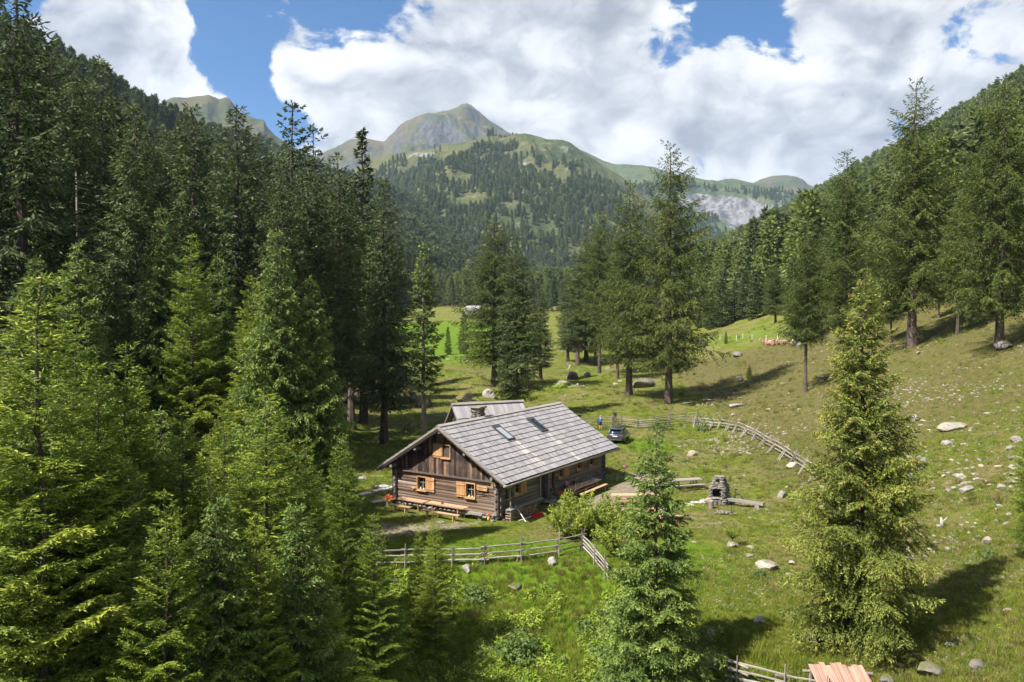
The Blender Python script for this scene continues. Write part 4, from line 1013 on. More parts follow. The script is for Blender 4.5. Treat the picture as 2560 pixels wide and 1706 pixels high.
# shingle courses: board by board
NC = 13; SL = math.hypot(WID/2+VE, RZ-EZ); ANG = math.atan2(RZ-EZ, WID/2+VE); CL = SL/NC
SKY = []
def roof_hit(px, py):
    d = pixdir(px, py); n = HV*(-KR) + Vector((0, 0, 1)); p = P0 + HV*(WID/2) + Vector((0, 0, RZ)); 
    # plane z = RZ + KR*(v - WID/2) on the table side
    n = Vector((0, 0, 1)) - HV*KR
    t = (p - Vector((0, 0, CAMZ))).dot(n)/d.dot(n); q = Vector((0, 0, CAMZ)) + d*t
    return hloc(q.x, q.y)
sky_uv = [[roof_hit(*p) for p in quad] for quad in ([(1234, 1073.6), (1253, 1070), (1284.7, 1098.9), (1265.5, 1101.6)], [(1321.7, 1053.6), (1336.8, 1050.9), (1365.6, 1078.3), (1351.9, 1081)])]
SKB = [(sum(p[0] for p in q)/4, sum(p[1] for p in q)/4) for q in sky_uv]
SHM = []
def shingle_board(L, wd, th): return MB().box((0, 0, 0), (1, 1, 1))
cells = []
for c in range(NC):
    u = -.74
    while u < LEN+.64:
        wd = R.uniform(.14, .22); wd = min(wd, LEN+.68-u); cells.append((c, u, wd)); u += wd
cells = [c for c in cells if c[2] > .05]
near = sorted(range(len(cells)), key=lambda i: cells[i][1]+.25*cells[i][0])[:296]; near = set(near)
rest_v, rest_f, rest_r = [], [], []
def shingle_xf(c, u, wd, sgn=1):
    s = CL*(c+.5); lift = .020
    vv = WID/2 - sgn*math.cos(ANG)*s; zz = RZ - math.sin(ANG)*s + .012
    rot = Matrix.Rotation(sgn*(ANG-.085), 3, 'X')                   # tail a little proud of the course below
    return Vector((u+wd/2, vv, zz+lift)), rot
for i, (c, u, wd) in enumerate(cells):
    loc, rot = shingle_xf(c, u, wd); loc.z += R.uniform(-.008, .010); L = CL+.09+R.uniform(-.02, .03)
    warm = any(abs(u+wd/2-(su+.1)) < .45 and (WID/2-math.cos(ANG)*CL*(c+.5)) < sv-.8 for su, sv in SKB) and R.random() < .45
    if i in near or warm:
        o = inst('shingle', BM['roof_warm' if warm else 'roof_shingle'], hut, loc, (rot @ Matrix.Rotation(math.pi/2, 3, 'Z')).to_euler(), (L, wd-.008, .034))
    else:
        b = len(rest_v)
        for dz in (-.5, .5):
            for dx, dy in ((-.5, -.5), (.5, -.5), (.5, .5), (-.5, .5)):
                rest_v.append(tuple(loc + rot @ Vector((dx*(wd-.008), dy*L, dz*.034))))
        rest_r += [R.random()]*8
        rest_f += [tuple(b+k for k in f) for f in ((0, 3, 2, 1), (4, 5, 6, 7), (0, 1, 5, 4), (1, 2, 6, 5), (2, 3, 7, 6), (3, 0, 4, 7))]
for c in range(NC):                                                  # the far slope, out of sight from here
    u = -.74
    while u < LEN+.6:
        wd = min(.5, LEN+.66-u); loc, rot = shingle_xf(c, u, wd, -1); b = len(rest_v)
        for dz in (-.5, .5):
            for dx, dy in ((-.5, -.5), (.5, -.5), (.5, .5), (-.5, .5)):
                rest_v.append(tuple(loc + rot @ Vector((dx*(wd-.01), dy*(CL+.09), dz*.034))))
        rest_r += [R.random()]*8
        rest_f += [tuple(b+k for k in f) for f in ((0, 3, 2, 1), (4, 5, 6, 7), (0, 1, 5, 4), (1, 2, 6, 5), (2, 3, 7, 6), (3, 0, 4, 7))]; u += wd
wood('roof_shingle_far', [(.13, .125, .132), (.20, .192, .20), (.255, .244, .25), (.34, .325, .328)], (22.0, 1.2), 0.7, 0.8, spread=0.55)
o = link(bpy.data.objects.new('shingles', fast_mesh('shingles', rest_v, rest_f, MAT['roof_shingle_far'], {'rnd': rest_r})), hut); o['kind'] = 'stuff'
for c, sg in ((0, 1), (1, -1)):
    MB().box((LEN/2-.04, WID/2-sg*.10, RZ+.045), (LEN+1.46, .24, .03), Matrix.Rotation(sg*ANG, 3, 'X')).build('ridge_board', MAT['bench_grey'], hut)
MB().tube([(-.95, -VE-.05, EZ-.14), (LEN+.85, -VE-.05, EZ-.14)], .085, 10).build('gutter', MAT['bench_grey'], hut, True)
inst('fascia', BM['beam_dark'], hut, (LEN/2, -VE+.10, EZ-.17), (0, 0, 0), (LEN+1.4, .04, .13))
# skylights
plain('glass_sky', (.27, .30, .33), 0.08, var=.03, spec=.8); plain('glass_dark', (.012, .014, .016), 0.06, var=.1, spec=.7); plain('lead', (.09, .095, .10), .5, .6)  # glass_sky: reflected sky is put into the pane's pale base colour
plain('white_cloth', (.72, .72, .70), .8, var=.06); plain('red_cloth', (.62, .02, .03), .7, var=.15)
for k, ((su, sv), gl) in enumerate(zip(SKB, ('glass_sky', 'glass_dark'))):
    z = RZ - KR*(WID/2-sv); e = bpy.data.objects.new('skylight', None); link(e, hut); e.location = (su, sv, z+.06); e.rotation_euler = (ANG, 0, 0)
    W_, L_ = .82, 1.50
    fr = MB()
    for dx, dy, sx_, sy_ in ((-W_/2, 0, .09, L_), (W_/2, 0, .09, L_), (0, L_/2, W_+.18, .10), (0, -L_/2, W_+.18, .10)):
        fr.box((dx, dy, .03), (sx_, sy_, .16))
    fr.build('frame', MAT['lead'], e)
    MB().box((0, 0, .06), (W_-.10, L_-.10, .02)).build('pane', MAT[gl], e)
    MB().box((0, L_/2+.10, .05), (W_+.1, .16, .10)).build('blind_box', MAT['lead'], e)
# chimney of flat stones
ch = bpy.data.objects.new('chimney', None); link(ch, hut); ch.location = (5.05, WID/2+.62, 5.2)
z = 0
while z < 1.62:
    hgt = R.uniform(.09, .15)
    for (dx, dy, sx_, sy_) in ((-.24, -.34, .52, .28), (.26, -.34, .5, .28), (-.30, .1, .30, .62), (.30, .1, .30, .62), (0, .36, .9, .26)):
        inst('stone', R.choice(FOOT), ch, (dx+R.uniform(-.03, .03), dy+R.uniform(-.03, .03), z+hgt/2), (0, 0, R.uniform(-.25, .25)), (sx_*1.25, sy_*1.35, hgt*1.9))
    z += hgt
MB().box((0, 0, .8), (.62, .68, 1.6)).build('flue', MAT['masonry'], ch)
MB().box((0, 0, z+.14), (1.02, .98, .10), jit=.04).build('cap_slab', MAT['stone_pale'], ch)
for dx in (-.36, .36): MB().box((dx, 0, z+.05), (.16, .7, .14), jit=.02).build('cap_stone', MAT['masonry'], ch)
# windows
def window(plane, a, b, z0, z1, shutter=0, sill_flower=True, open_=False, muntin=True):
    """plane 'f' gable front (x=0, spans y) or 's' table side (y=0, spans x)"""
    e = bpy.data.objects.new('window', None); link(e, hut)
    if plane == 'f': e.location = (0, (a+b)/2, (z0+z1)/2); e.rotation_euler = (0, 0, -math.pi/2)
    else: e.location = ((a+b)/2, 0, (z0+z1)/2)
    W_, H_ = b-a, z1-z0; t = .075
    # local: x across, -y outwards, z up
    fr = MB()
    for dx, dz, sx_, sz_ in ((-W_/2+t/2, 0, t, H_), (W_/2-t/2, 0, t, H_), (0, H_/2-t/2, W_-2*t, t), (0, -H_/2+t/2, W_-2*t, t)):
        fr.box((dx, .05, dz), (sx_, .26, sz_))
    fr.build('frame', MAT['new_wood'], e)
    MB().box((0, -.09, -H_/2-.02), (W_+.06, .16, .04)).build('sill', MAT['new_wood'], e)
    MB().box((0, .16, 0), (W_-2*t, .02, H_-2*t)).build('pane', MAT['glass_dark'], e)
    if muntin:
        m = MB(); m.box((0, .14, 0), (.045, .03, H_-2*t)); m.box((-(W_-2*t+.045)/4, .14, .04), ((W_-2*t-.045)/2, .026, .03)); m.box(((W_-2*t+.045)/4, .14, .04), ((W_-2*t-.045)/2, .026, .03))
        m.build('muntin', MAT['bench_grey'], e)
    if sill_flower:
        MB().lathe([(.05, 0), (.065, .10), (.06, .11)], (-.12, .02, -H_/2+t), 8).build('flower_pot', MAT['white_cloth'], e)
        f = leafy(R.randint(1, 999), 26, .08, .12, .03, 'leaf_bright'); q = inst('sill_plant', f, e, (-.12, .02, -H_/2+t+.12)); q['kind'] = 'stuff'
        MB().lathe([(.04, 0), (.055, .07), (.05, .08)], (.14, .03, -H_/2+t), 8).build('flower_pot', MAT['white_cloth'], e)
    if shutter:
        sx_ = shutter*(W_/2+.37); s = bpy.data.objects.new('shutter', None); link(s, e); s.location = (sx_, -.075, 0)
        nb = 3
        for k in range(nb): inst('board', BM['new_wood'], s, (((k+.5)/nb-.5)*.72, R.uniform(-.004, .004), R.uniform(-.01, .01)), (0, math.pi/2, 0), (H_, .235 if False else .03, .72/nb-.008))
        for dz in (-.32, .32): inst('batten', BM['new_wood'], s, (0, -.035, dz*H_), (0, 0, 0), (.74, .03, .09))
    return e
window('f', 6.15, 7.03, 1.36, 2.39, 1); window('f', 1.86, 2.72, 1.32, 2.40, -1)
window('f', AT[0], AT[1], AT[2], AT[3], -1, False)
window('s', 1.98, 2.86, 1.34, 2.22, 1); window('s', 8.36, 9.18, 1.42, 2.22, 1); window('s', 11.26, 12.36, 1.55, 2.28); window('s', 13.44, 14.55, 1.52, 2.26)
MB().box((-.12, 7.30, 1.50), (.04, .30, .12)).build('hatch_board', MAT['new_wood'], hut)
# entrance: recessed plank door between posts
dr = bpy.data.objects.new('door', None); link(dr, hut); dr.location = (6.08, .30, .5)
for k in range(5): inst('plank', BM['beam_dark'], dr, (-.40+k*.2, R.uniform(-.006, .006), .93), (0, math.pi/2, 0), (1.86, .05, .19))
MB().tube([(.36, -.06, .9), (.36, -.06, 1.06)], .015, 6).build('handle', MAT['lead'], dr)
for u_ in (5.47, 6.68): inst('door_post', BM['bench_grey'], hut, (u_, -.05, 1.42), (0, math.pi/2, 0), (2.1, .20, .15))
inst('lintel', BM['bench_grey'], hut, (6.07, -.05, 2.44), (0, 0, 0), (1.05, .2, .12))
inst('wall_post', BM['beam_dark'], hut, (7.55, -.05, 1.55), (0, 0, 0), (.22, .16, 2.4))
MB().tube([(.55, -.62, .0), (.52, -.60, .6), (.55, -.66, 1.2), (.52, -.60, 1.8), (.56, -.65, 2.5)], [.06, .05, .045, .04, .04], 7).build('eave_prop', MAT['fence_pale'], hut)

# --- things on and round the hut (each its own object)
def hthing(name, label, cat, u, v, z=None, rz=0.0, group=None):
    p = hp(u, v); p.z = h(p.x, p.y) if z is None else z
    return empty(name, p, HANG+rz, label, cat, group)
sg = hthing('name_sign', 'small carved wooden name board on the gable beside the east window', 'sign', -.10, 1.26, 2.14)
MB().box((0, 0, 0), (.04, .85, .32), jit=.008).build('board', MAT['new_wood'], sg)
plain('carving', (.10, .05, .02), .8)
for k, (yy0, ww, zz0) in enumerate([(.26, .10, .03), (.13, .12, .03), (-.02, .14, .03), (-.18, .12, .03), (-.30, .08, .03), (.05, .30, -.08)]):
    MB().box((-.023, yy0, zz0), (.006, ww, .045 if k < 5 else .03)).build('carved_letter', MAT['carving'], sg)
an = hthing('antler_trophy', 'pair of antlers mounted on the gable logs below the name board', 'antlers', -.04, 1.15, 1.74)
plain('antler', (.17, .13, .10), .6)
for s in (-1, 1):
    mb = MB(); mb.tube([(-.02, s*.05, 0), (-.10, s*.22, .06), (-.12, s*.42, .02), (-.10, s*.55, -.10)], [.022, .018, .014, .006], 6)
    mb.tube([(-.10, s*.22, .06), (-.16, s*.24, -.08)], [.014, .004], 5); mb.tube([(-.12, s*.40, .03), (-.18, s*.42, -.10)], [.012, .004], 5)
    mb.build('antler', MAT['antler'], an, True)
MB().box((.0, 0, -.02), (.05, .16, .18)).build('mount_board', MAT['beam_dark'], an)
nb_ = hthing('nest_box', 'little wooden nest box under the gable corner', 'nest box', -.14, .34, 2.36)
MB().prism([(-.09, 0), (.09, 0), (.09, .22), (-.09, .27)], 'x', -.09, .09).build('box_body', MAT['new_wood'], nb_)
MB().box((-.01, 0, .265), (.24, .24, .02), Matrix.Rotation(.1, 3, 'Y')).build('lid', MAT['new_wood'], nb_)
MB().tube([(-.092, 0, .14), (-.089, 0, .14)], .025, 10).build('entry_hole', MAT['glass_dark'], nb_)
mn = hthing('menu_board', 'dark menu board with yellow top and bottom bands on the table side wall', 'sign', 1.28, -.06, 1.70)
plain('board_black', (.02, .022, .02), .6); plain('yellow_paint', (.62, .36, .04), .6); plain('chalk', (.45, .45, .42), .9)
MB().box((0, 0, 0), (.64, .04, .90)).build('slate', MAT['board_black'], mn)
for z_ in (.40, -.40): MB().box((0, -.024, z_), (.62, .012, .08)).build('band', MAT['yellow_paint'], mn)
for k in range(6): MB().box((R.uniform(-.05, .05), -.023, .26-k*.1), (R.uniform(.25, .45), .006, .022)).build('chalk_line', MAT['chalk'], mn)
# firewood under the ledge, split log by split log
fw = hthing('firewood_stack', 'stack of split firewood under the ledge by the hut corner', 'firewood', 2.0, -.52, 0.0)
FWM = []
for k in range(5):
    n_ = R.choice((3, 4, 5)); pts = [(math.cos(2*math.pi*j/n_+.4)*R.uniform(.8, 1.1), math.sin(2*math.pi*j/n_+.4)*R.uniform(.8, 1.1)) for j in range(n_)]
    FWM.append(MB().prism([(a*.05, b*.05) for a, b in pts], 'y', -.20, .20).mesh('billet', MAT['log_end']))
cnt = 0
for r in range(8):
    for c in range(34):
        if cnt >= 290: break
        inst('billet', R.choice(FWM), fw, (-1.75+c*.105+(r % 2)*.05+R.uniform(-.01, .01), R.uniform(-.04, .04)-.12, .055+r*.088+R.uniform(-.008, .008)+.0), (0, R.uniform(0, 6), R.uniform(-.1, .1))); cnt += 1
lg = hthing('ledge_bench', 'weathered plank ledge along the table side wall above the firewood', 'bench', 2.35, -.72, .0)
inst('plank', BM['bench_grey'], lg, (0, 0, .83), (0, 0, 0), (4.4, .42, .07))
for u_ in (-2.0, 0, 2.0): inst('bracket', BM['beam_dark'], lg, (u_, .22, .70), (0, 0, 0), (.08, .5, .12))
inst('prop_post', BM['bench_grey'], lg, (-2.05, -.10, .42), (0, math.pi/2, 0), (.80, .1, .1))
bk = hthing('tin_bucket', 'grey round tin tub on the ledge by the hut corner', 'bucket', .62, -.70, .87)
MB().lathe([(.13, 0), (.17, .24), (.155, .24), (.12, .03)], n=14).build('tub', MAT['lead'], bk)
st = hthing('door_step', 'flat grey stone doorstep slabs before the dark hut door', 'steps', 6.3, -.75)
for k, (dx, dy, sx_, sy_, z_) in enumerate([(0, .20, 1.7, .9, .22), (.25, -.55, 1.9, .9, .10), (-.55, -.2, .7, .6, .16)]):
    inst('slab', rock_mesh(540+k, 'stone_grey', 2, .5, .1), st, (dx, dy, z_-.05), (0, 0, R.uniform(-.2, .2)), (sx_*1.15, sy_*1.3, .40))
# red cloth on toppled white poles
rc = hthing('toppled_parasol', 'toppled red parasol cloth lying on white crossed poles on the grass', 'parasol', 2.6, -2.6)
g0 = rc.location.copy(); inv = Matrix.Rotation(-HANG, 3, 'Z')
def rel(px, py, z): 
    d = pixdir(px, py); t = (z-CAMZ)/d.z; q = Vector((0, 0, CAMZ))+d*t; return inv @ (q-g0)
def zg(px, py): return G(px, py).z
zz_ = g0.z
MB().tube([rel(1288, 1263, zz_+.9), rel(1314.5, 1305, zz_+.03)], .022, 6).build('pole', MAT['white_cloth'], rc)
MB().tube([rel(1297, 1302, zz_+.06), rel(1333, 1289.5, zz_+.12)], .020, 6).build('pole', MAT['white_cloth'], rc)
cl = MB(); q = [rel(1321, 1288, zz_+.18), rel(1335, 1283, zz_+.40), rel(1358, 1281.5, zz_+.34), rel(1352, 1291, zz_+.06), rel(1340, 1294.5, zz_+.05), rel(1327, 1292.5, zz_+.08)]
c0 = sum(q, Vector())/6 + Vector((0, 0, .12)); ring = []
for i in range(6):
    a_, b_ = q[i], q[(i+1) % 6]; ring += [a_, (a_+b_)/2 + Vector((0, 0, R.uniform(-.06, .05)))]
top = [p for p in ring] + [c0]; n_ = len(ring)
cl.poly(top + [p-Vector((0, 0, .02)) for p in top], [(i, (i+1) % n_, n_) for i in range(n_)] + [((i+1) % n_+n_+1, i+n_+1, 2*n_+1) for i in range(n_)] + [(i, i+n_+1, (i+1) % n_+n_+1, (i+1) % n_) for i in range(n_)])
cl.build('cloth', MAT['red_cloth'], rc)
for k in range(4):
    p = q[0].lerp(q[3], .2+.2*k) + Vector((0, 0, .10)); MB().box(p, (.16, .03, .012), Matrix.Rotation(R.uniform(-.4, .4), 3, 'Z')).build('white_print', MAT['white_cloth'], rc)
# ------------------------------------------------------------------ furniture, fences, car, people, stones
# --- shed behind the hut
A_, B_ = Vector((-5.43, 72.0, 0)), Vector((1.0, 74.9, 0)); sdir = (B_-A_).normalized(); SL_ = (B_-A_).length; sang = math.atan2(sdir.y, sdir.x)
shed = empty('shed', (A_.x, A_.y, h(A_.x, A_.y)-.1), sang, 'small dark shed with a grey plank roof behind the hut', 'shed')
zr_ = 5.9-shed.location.z; ze_ = 2.4; hw = 3.6
sa = math.atan2(zr_-ze_, hw); sl = math.hypot(hw, zr_-ze_)
MB().prism([(-2.9, 0), (2.9, 0), (2.9, 3.0), (0, zr_-.25), (-2.9, 3.0)], 'x', .45, SL_-.45).build('wall', MAT['beam_dark'], shed)
for s in (-1, 1):
    ncs = 3; cl_ = sl/ncs
    for c in range(ncs):
        u = 0
        while u < SL_:
            wd = min(R.uniform(.22, .32), SL_-u); q = cl_*(c+.5)
            if wd > .05:
                rot = Matrix.Rotation(-s*(sa-.04), 3, 'X') @ Matrix.Rotation(math.pi/2, 3, 'Z')
                inst('roof_board', BM['roof_shingle'], shed, (u+wd/2, s*math.cos(sa)*q, zr_-math.sin(sa)*q+.03), rot.to_euler(), (cl_+.12, wd-.01, .03))
            u += wd
    MB().box((SL_/2, s*.10, zr_+.07), (SL_+.2, .22, .03), Matrix.Rotation(-s*sa, 3, 'X')).build('ridge_board', MAT['bench_grey'], shed)
    MB().prism([(0, zr_-.02), (s*hw, ze_-.02), (s*hw, ze_-.14), (0, zr_-.16)], 'x', -.05, .02).build('barge_board', MAT['log_side'], shed)
for k in range(14):
    v_ = -2.7+k*.4; zt = zr_-.30-(abs(v_)+.2)*(zr_-ze_)/hw
    if zt > .5: MB().prism([(v_, 0), (v_+.37, 0), (v_+.37, zt), (v_, zt)], 'x', .38, .43).build('wall_board', MAT['board_dark'], shed)

# --- tables and benches
def trestle_table(root, L, W_, H_, mat, names=True):
    n = 3
    for k in range(n): inst('top_plank', BM[mat], root, (0, ((k+.5)/n-.5)*W_, H_-.03), (0, 0, R.uniform(-.003, .003)), (L, W_/n-.012, .055))
    for s in (-1, 1):
        x = s*(L/2-.55)
        for t in (-1, 1): MB().bar((x, t*W_*.36, H_-.06), (x, t*W_*.22, 0), .07, .09).build('leg', MAT[mat], root)
        inst('cross_bar', BM[mat], root, (x, 0, H_-.10), (0, 0, 0), (.07, W_*.8, .07))
    inst('stretcher', BM[mat], root, (0, 0, H_*.42), (0, 0, 0), (L-1.2, .06, .09))
def bench(root, L, H_, mat, W_=.30):
    inst('seat', BM[mat], root, (0, 0, H_-.025), (0, 0, 0), (L, W_, .05))
    for s in (-1, 1):
        x = s*(L/2-.45)
        for t in (-1, 1): MB().bar((x, t*W_*.2, H_-.05), (x, t*W_*.42, 0), .06, .07).build('leg', MAT[mat], root)
def hset(fn, name, label, cat, u, v, rz, *a, group=None):
    r = hthing(name, label, cat, u, v, None, rz, group); fn(r, *a); return r
tb1 = hset(trestle_table, 'long_table', 'long wooden table at the table side wall, two guests seated behind', 'table', 10.3, -1.25, 0, 4.7, .76, .76, 'table_wood')
hset(bench, 'bench', 'long wooden bench on the yard side of the guests\' table', 'bench', 10.25, -2.10, 0, 4.5, .46, 'table_wood')
hset(bench, 'bench', 'wall bench under the table side windows where the guests sit', 'bench', 10.3, -.42, 0, 4.6, .45, 'bench_grey')
hset(trestle_table, 'long_table', 'long wooden table under the gable windows, nearer the hut corner', 'table', -.80, 3.75, math.pi/2, 3.3, .72, .76, 'table_wood')
hset(trestle_table, 'long_table', 'wooden table under the gable, beside the red geranium pot', 'table', -.86, 6.75, math.pi/2, 2.4, .72, .74, 'table_wood')
hset(bench, 'bench', 'long front bench before the gable tables', 'bench', -1.75, 3.6, math.pi/2, 3.2, .46, 'table_wood')
hset(bench, 'bench', 'short front bench before the gable table with the geranium pot', 'bench', -1.80, 7.1, math.pi/2, 1.9, .46, 'table_wood')
lb = hthing('log_bench', 'half-log bench with a pale wavy seat at the gable corner', 'bench', -.62, 1.75, None, math.pi/2)
MB().box((0, 0, .44), (1.9, .42, .09), jit=.025).build('seat', MAT['bench_grey'], lb)
for s in (-.6, .62): MB().tube([(s, 0, 0), (s+.03, .02, .4)], [.06, .05], 7).build('leg', MAT['fence_pale'], lb)
cn = hthing('potted_plant', 'tiny dark plant pot on the gable table', 'plant', -.80, 4.15, .79)
MB().lathe([(.07, 0), (.09, .13), (.08, .14)], n=10).build('pot', MAT['lead'], cn); q_ = inst('foliage', leafy(61, 30, .12, .14, .04, 'leaf_deep'), cn, (0, 0, .13))
def geranium(root, potmat, s=1.0, fl='flower_red', hang=0.0):
    MB().lathe([(.16*s, 0), (.21*s, .34*s), (.19*s, .34*s)], n=12).build('pot', MAT[potmat], root)
    inst('foliage', leafy(62, 150, .32*s, .34*s, .06*s, 'leaf_bright'), root, (0, 0, .34*s))
    g = np.random.default_rng(5); n = 60; d = g.normal(0, 1, (n, 3)); d[:, 2] = np.abs(d[:, 2])+.3; d /= np.linalg.norm(d, axis=1, keepdims=True)
    V, Fc, TT = spindles(d*np.array([[.33, .33, .36]])*s + np.array([[0, 0, .36*s]]), d, np.full(n, .09*s), np.full(n, .055*s), np.clip(g.normal(.5, .2, n), 0, 1))
    o = inst('blossom', fast_mesh('blossom', V, Fc, MAT[fl], {'tint': TT}), root); o['kind'] = 'stuff'
ge = hthing('geranium_pot', 'pot of bright red geraniums at the end of the gable tables', 'flower pot', -1.0, 8.9); geranium(ge, 'stone_grey', 1.05)
g2 = hthing('geranium_tub', 'wooden tub of red flowers beside the doorstep', 'flower pot', 7.15, -1.05); geranium(g2, 'bench_grey', 1.0)
gn = hthing('garden_gnome', 'small garden gnome with a red cap against the hut corner', 'gnome', -.35, .55); gn.scale = (.8,)*3
MB().lathe([(.10, 0), (.13, .1), (.12, .25), (.08, .34)], n=10).build('body', MAT['yellow_paint'], gn, True); MB().lathe([(.02, 0), (.075, .05), (.075, .12), (.03, .17)], (0, 0, .33), 10).build('head', MAT['stone_tan'], gn, True)
MB().lathe([(.10, 0), (.075, .07), (.01, .22)], (0, 0, .45), 10).build('cap', MAT['red_cloth'], gn, True)
for k, (u, v, s) in enumerate([(-.45, .15, .42), (-.6, 1.05, .28), (-.35, .85, .22), (.15, -.35, .3)]):
    p = hp(u, v); o = inst('loose_stone', FOOT[k % 5], None, (p.x, p.y, h(p.x, p.y)+s*.12), (0, 0, k*1.3), (s, s*.8, s*.8)); tag(o, 'pale loose stone lying at the hut\'s front corner', 'stone', 'loose stones at the hut corner')
# chair with metal frame by the flower tub
chr_ = hthing('folding_chair', 'dark folding chair with silver legs beside the guests\' table end', 'chair', 7.55, -1.75, None, .3)
plain('silver', (.55, .57, .60), .35, .8); plain('black_fabric', (.015, .016, .018), .8)
for s in (-.23, .23):
    MB().tube([(s, .25, 0), (s, -.22, .95)], .014, 6).build('leg', MAT['silver'], chr_); MB().tube([(s*.9, -.25, 0), (s*.9, .22, .5)], .014, 6).build('leg', MAT['silver'], chr_)
MB().box((0, .02, .45), (.44, .44, .03)).build('seat', MAT['black_fabric'], chr_); MB().box((0, -.17, .78), (.44, .03, .32), Matrix.Rotation(.43, 3, 'X')).build('backrest', MAT['black_fabric'], chr_)
# things on the guests' table
plain('blue_tin', (.10, .22, .42), .5); plain('glass_clear', (.75, .78, .78), .1, spec=.6)
tz = tb1.location.z+.76
for nm, lab, cat, u, v, fn in [('flower_tin', 'blue and white tin holding a yellow plant on the guests\' table', 'tin', 11.75, -1.15, 'tin'), ('menu_sheet', 'blue menu sheet lying on the guests\' table', 'menu', 11.2, -1.35, 'sheet'), ('menu_sheet', 'white menu sheet by the blue tin on the guests\' table', 'menu', 12.15, -1.4, 'sheet2'), ('glass_mug', 'clear glass mug before the grey-haired guest', 'glass', 8.75, -1.3, 'mug'), ('glass_mug', 'small clear glass before the dark-shirted guest', 'glass', 9.75, -1.3, 'mug')]:
    r_ = hthing(nm, lab, cat, u, v, tz)
    if fn == 'tin':
        MB().lathe([(.10, 0), (.10, .20)], n=12).build('tin_body', MAT['blue_tin'], r_); inst('plant', leafy(63, 40, .12, .2, .04, 'leaf_bright'), r_, (0, 0, .2))
    elif fn == 'mug':
        MB().lathe([(.04, 0), (.045, .15), (.038, .15), (.035, .02)], n=10).build('glass_body', MAT['glass_clear'], r_); MB().ring((.065, 0, .08), (0, 1, 0), .035, .008, 10, 5).build('handle', MAT['glass_clear'], r_)
    else:
        MB().box((0, 0, .006), (.34, .24, .006)).build('sheet', MAT['blue_tin' if fn == 'sheet' else 'white_cloth'], r_); MB().box((0, 0, .011), (.26, .02, .002)).build('print', MAT['lead'], r_)

# --- picnic tables behind the dense spruce
def picnic(label, px, py, rz, L, mat, H_=.76):
    p = G(px, py); r_ = empty('picnic_table', p, rz, label, 'table'); trestle_table(r_, L, .8, H_, mat)
    for s in (-1, 1):
        inst('bench_plank', BM[mat], r_, (0, s*.75, .44), (0, 0, 0), (L, .28, .05))
        for t in (-1, 1): MB().bar((t*(L/2-.5), s*.75, .42), (t*(L/2-.5), s*.75, 0), .08, .08).build('bench_leg', MAT[mat], r_)
    return r_
pt1 = picnic('sunlit orange-brown picnic table half hidden by the dense spruce', 1590, 1262, .02, 3.6, 'table_wood')
pt2 = picnic('grey weathered picnic table beyond the dense spruce', 1715, 1222, .25, 2.6, 'bench_grey')
pt3 = picnic('lower sunlit table hidden by the dense spruce, guests round it', 1640, 1300, .1, 3.0, 'table_wood')
pt4 = picnic('picnic table behind the open young spruce west of the hut', 850, 1262, .3, 2.4, 'table_wood')

# --- people: one continuous skinned body each, clothes and hair as children
plain('skin', (.50, .29, .20), .55, var=.08); plain('hair_dark', (.02, .014, .012), .6); plain('hair_grey', (.48, .44, .40), .6); plain('blue_shirt', (.01, .17, .62), .7, var=.12); plain('cyan_shirt', (.02, .38, .62), .7); plain('black_shorts', (.012, .013, .015), .8)
plain('green_jacket', (.03, .045, .03), .8); plain('purple_top', (.20, .03, .26), .8); plain('dark_tee', (.018, .018, .026), .8); plain('white_tee', (.62, .64, .66), .8); plain('trousers', (.04, .045, .06), .8); plain('shoe', (.10, .07, .05), .8); plain('red_tee', (.45, .03, .03), .8)
def skin_obj(name, pts, edges, mat, parent, root=0, sub=2):
    """pts: {key: (co, rx, ry)}"""
    keys = list(pts); me = bpy.data.meshes.new(name)
    me.from_pydata([pts[k][0] for k in keys], [(keys.index(a), keys.index(b)) for a, b in edges], [])
    o = link(bpy.data.objects.new(name, me), parent)
    m = o.modifiers.new('skin', 'SKIN'); m.use_smooth_shade = True
    if not me.skin_vertices: me.attributes.new('skin', 'FLOAT', 'POINT')
    sv = me.skin_vertices[0].data if len(me.skin_vertices) else None
    if sv is not None:
        for i, k in enumerate(keys): sv[i].radius = pts[k][1]; sv[i].use_root = (i == root)
    s = o.modifiers.new('sub', 'SUBSURF'); s.levels = sub; s.render_levels = sub
    me.materials.append(MAT[mat]); return o
def ensure_skin(o): pass
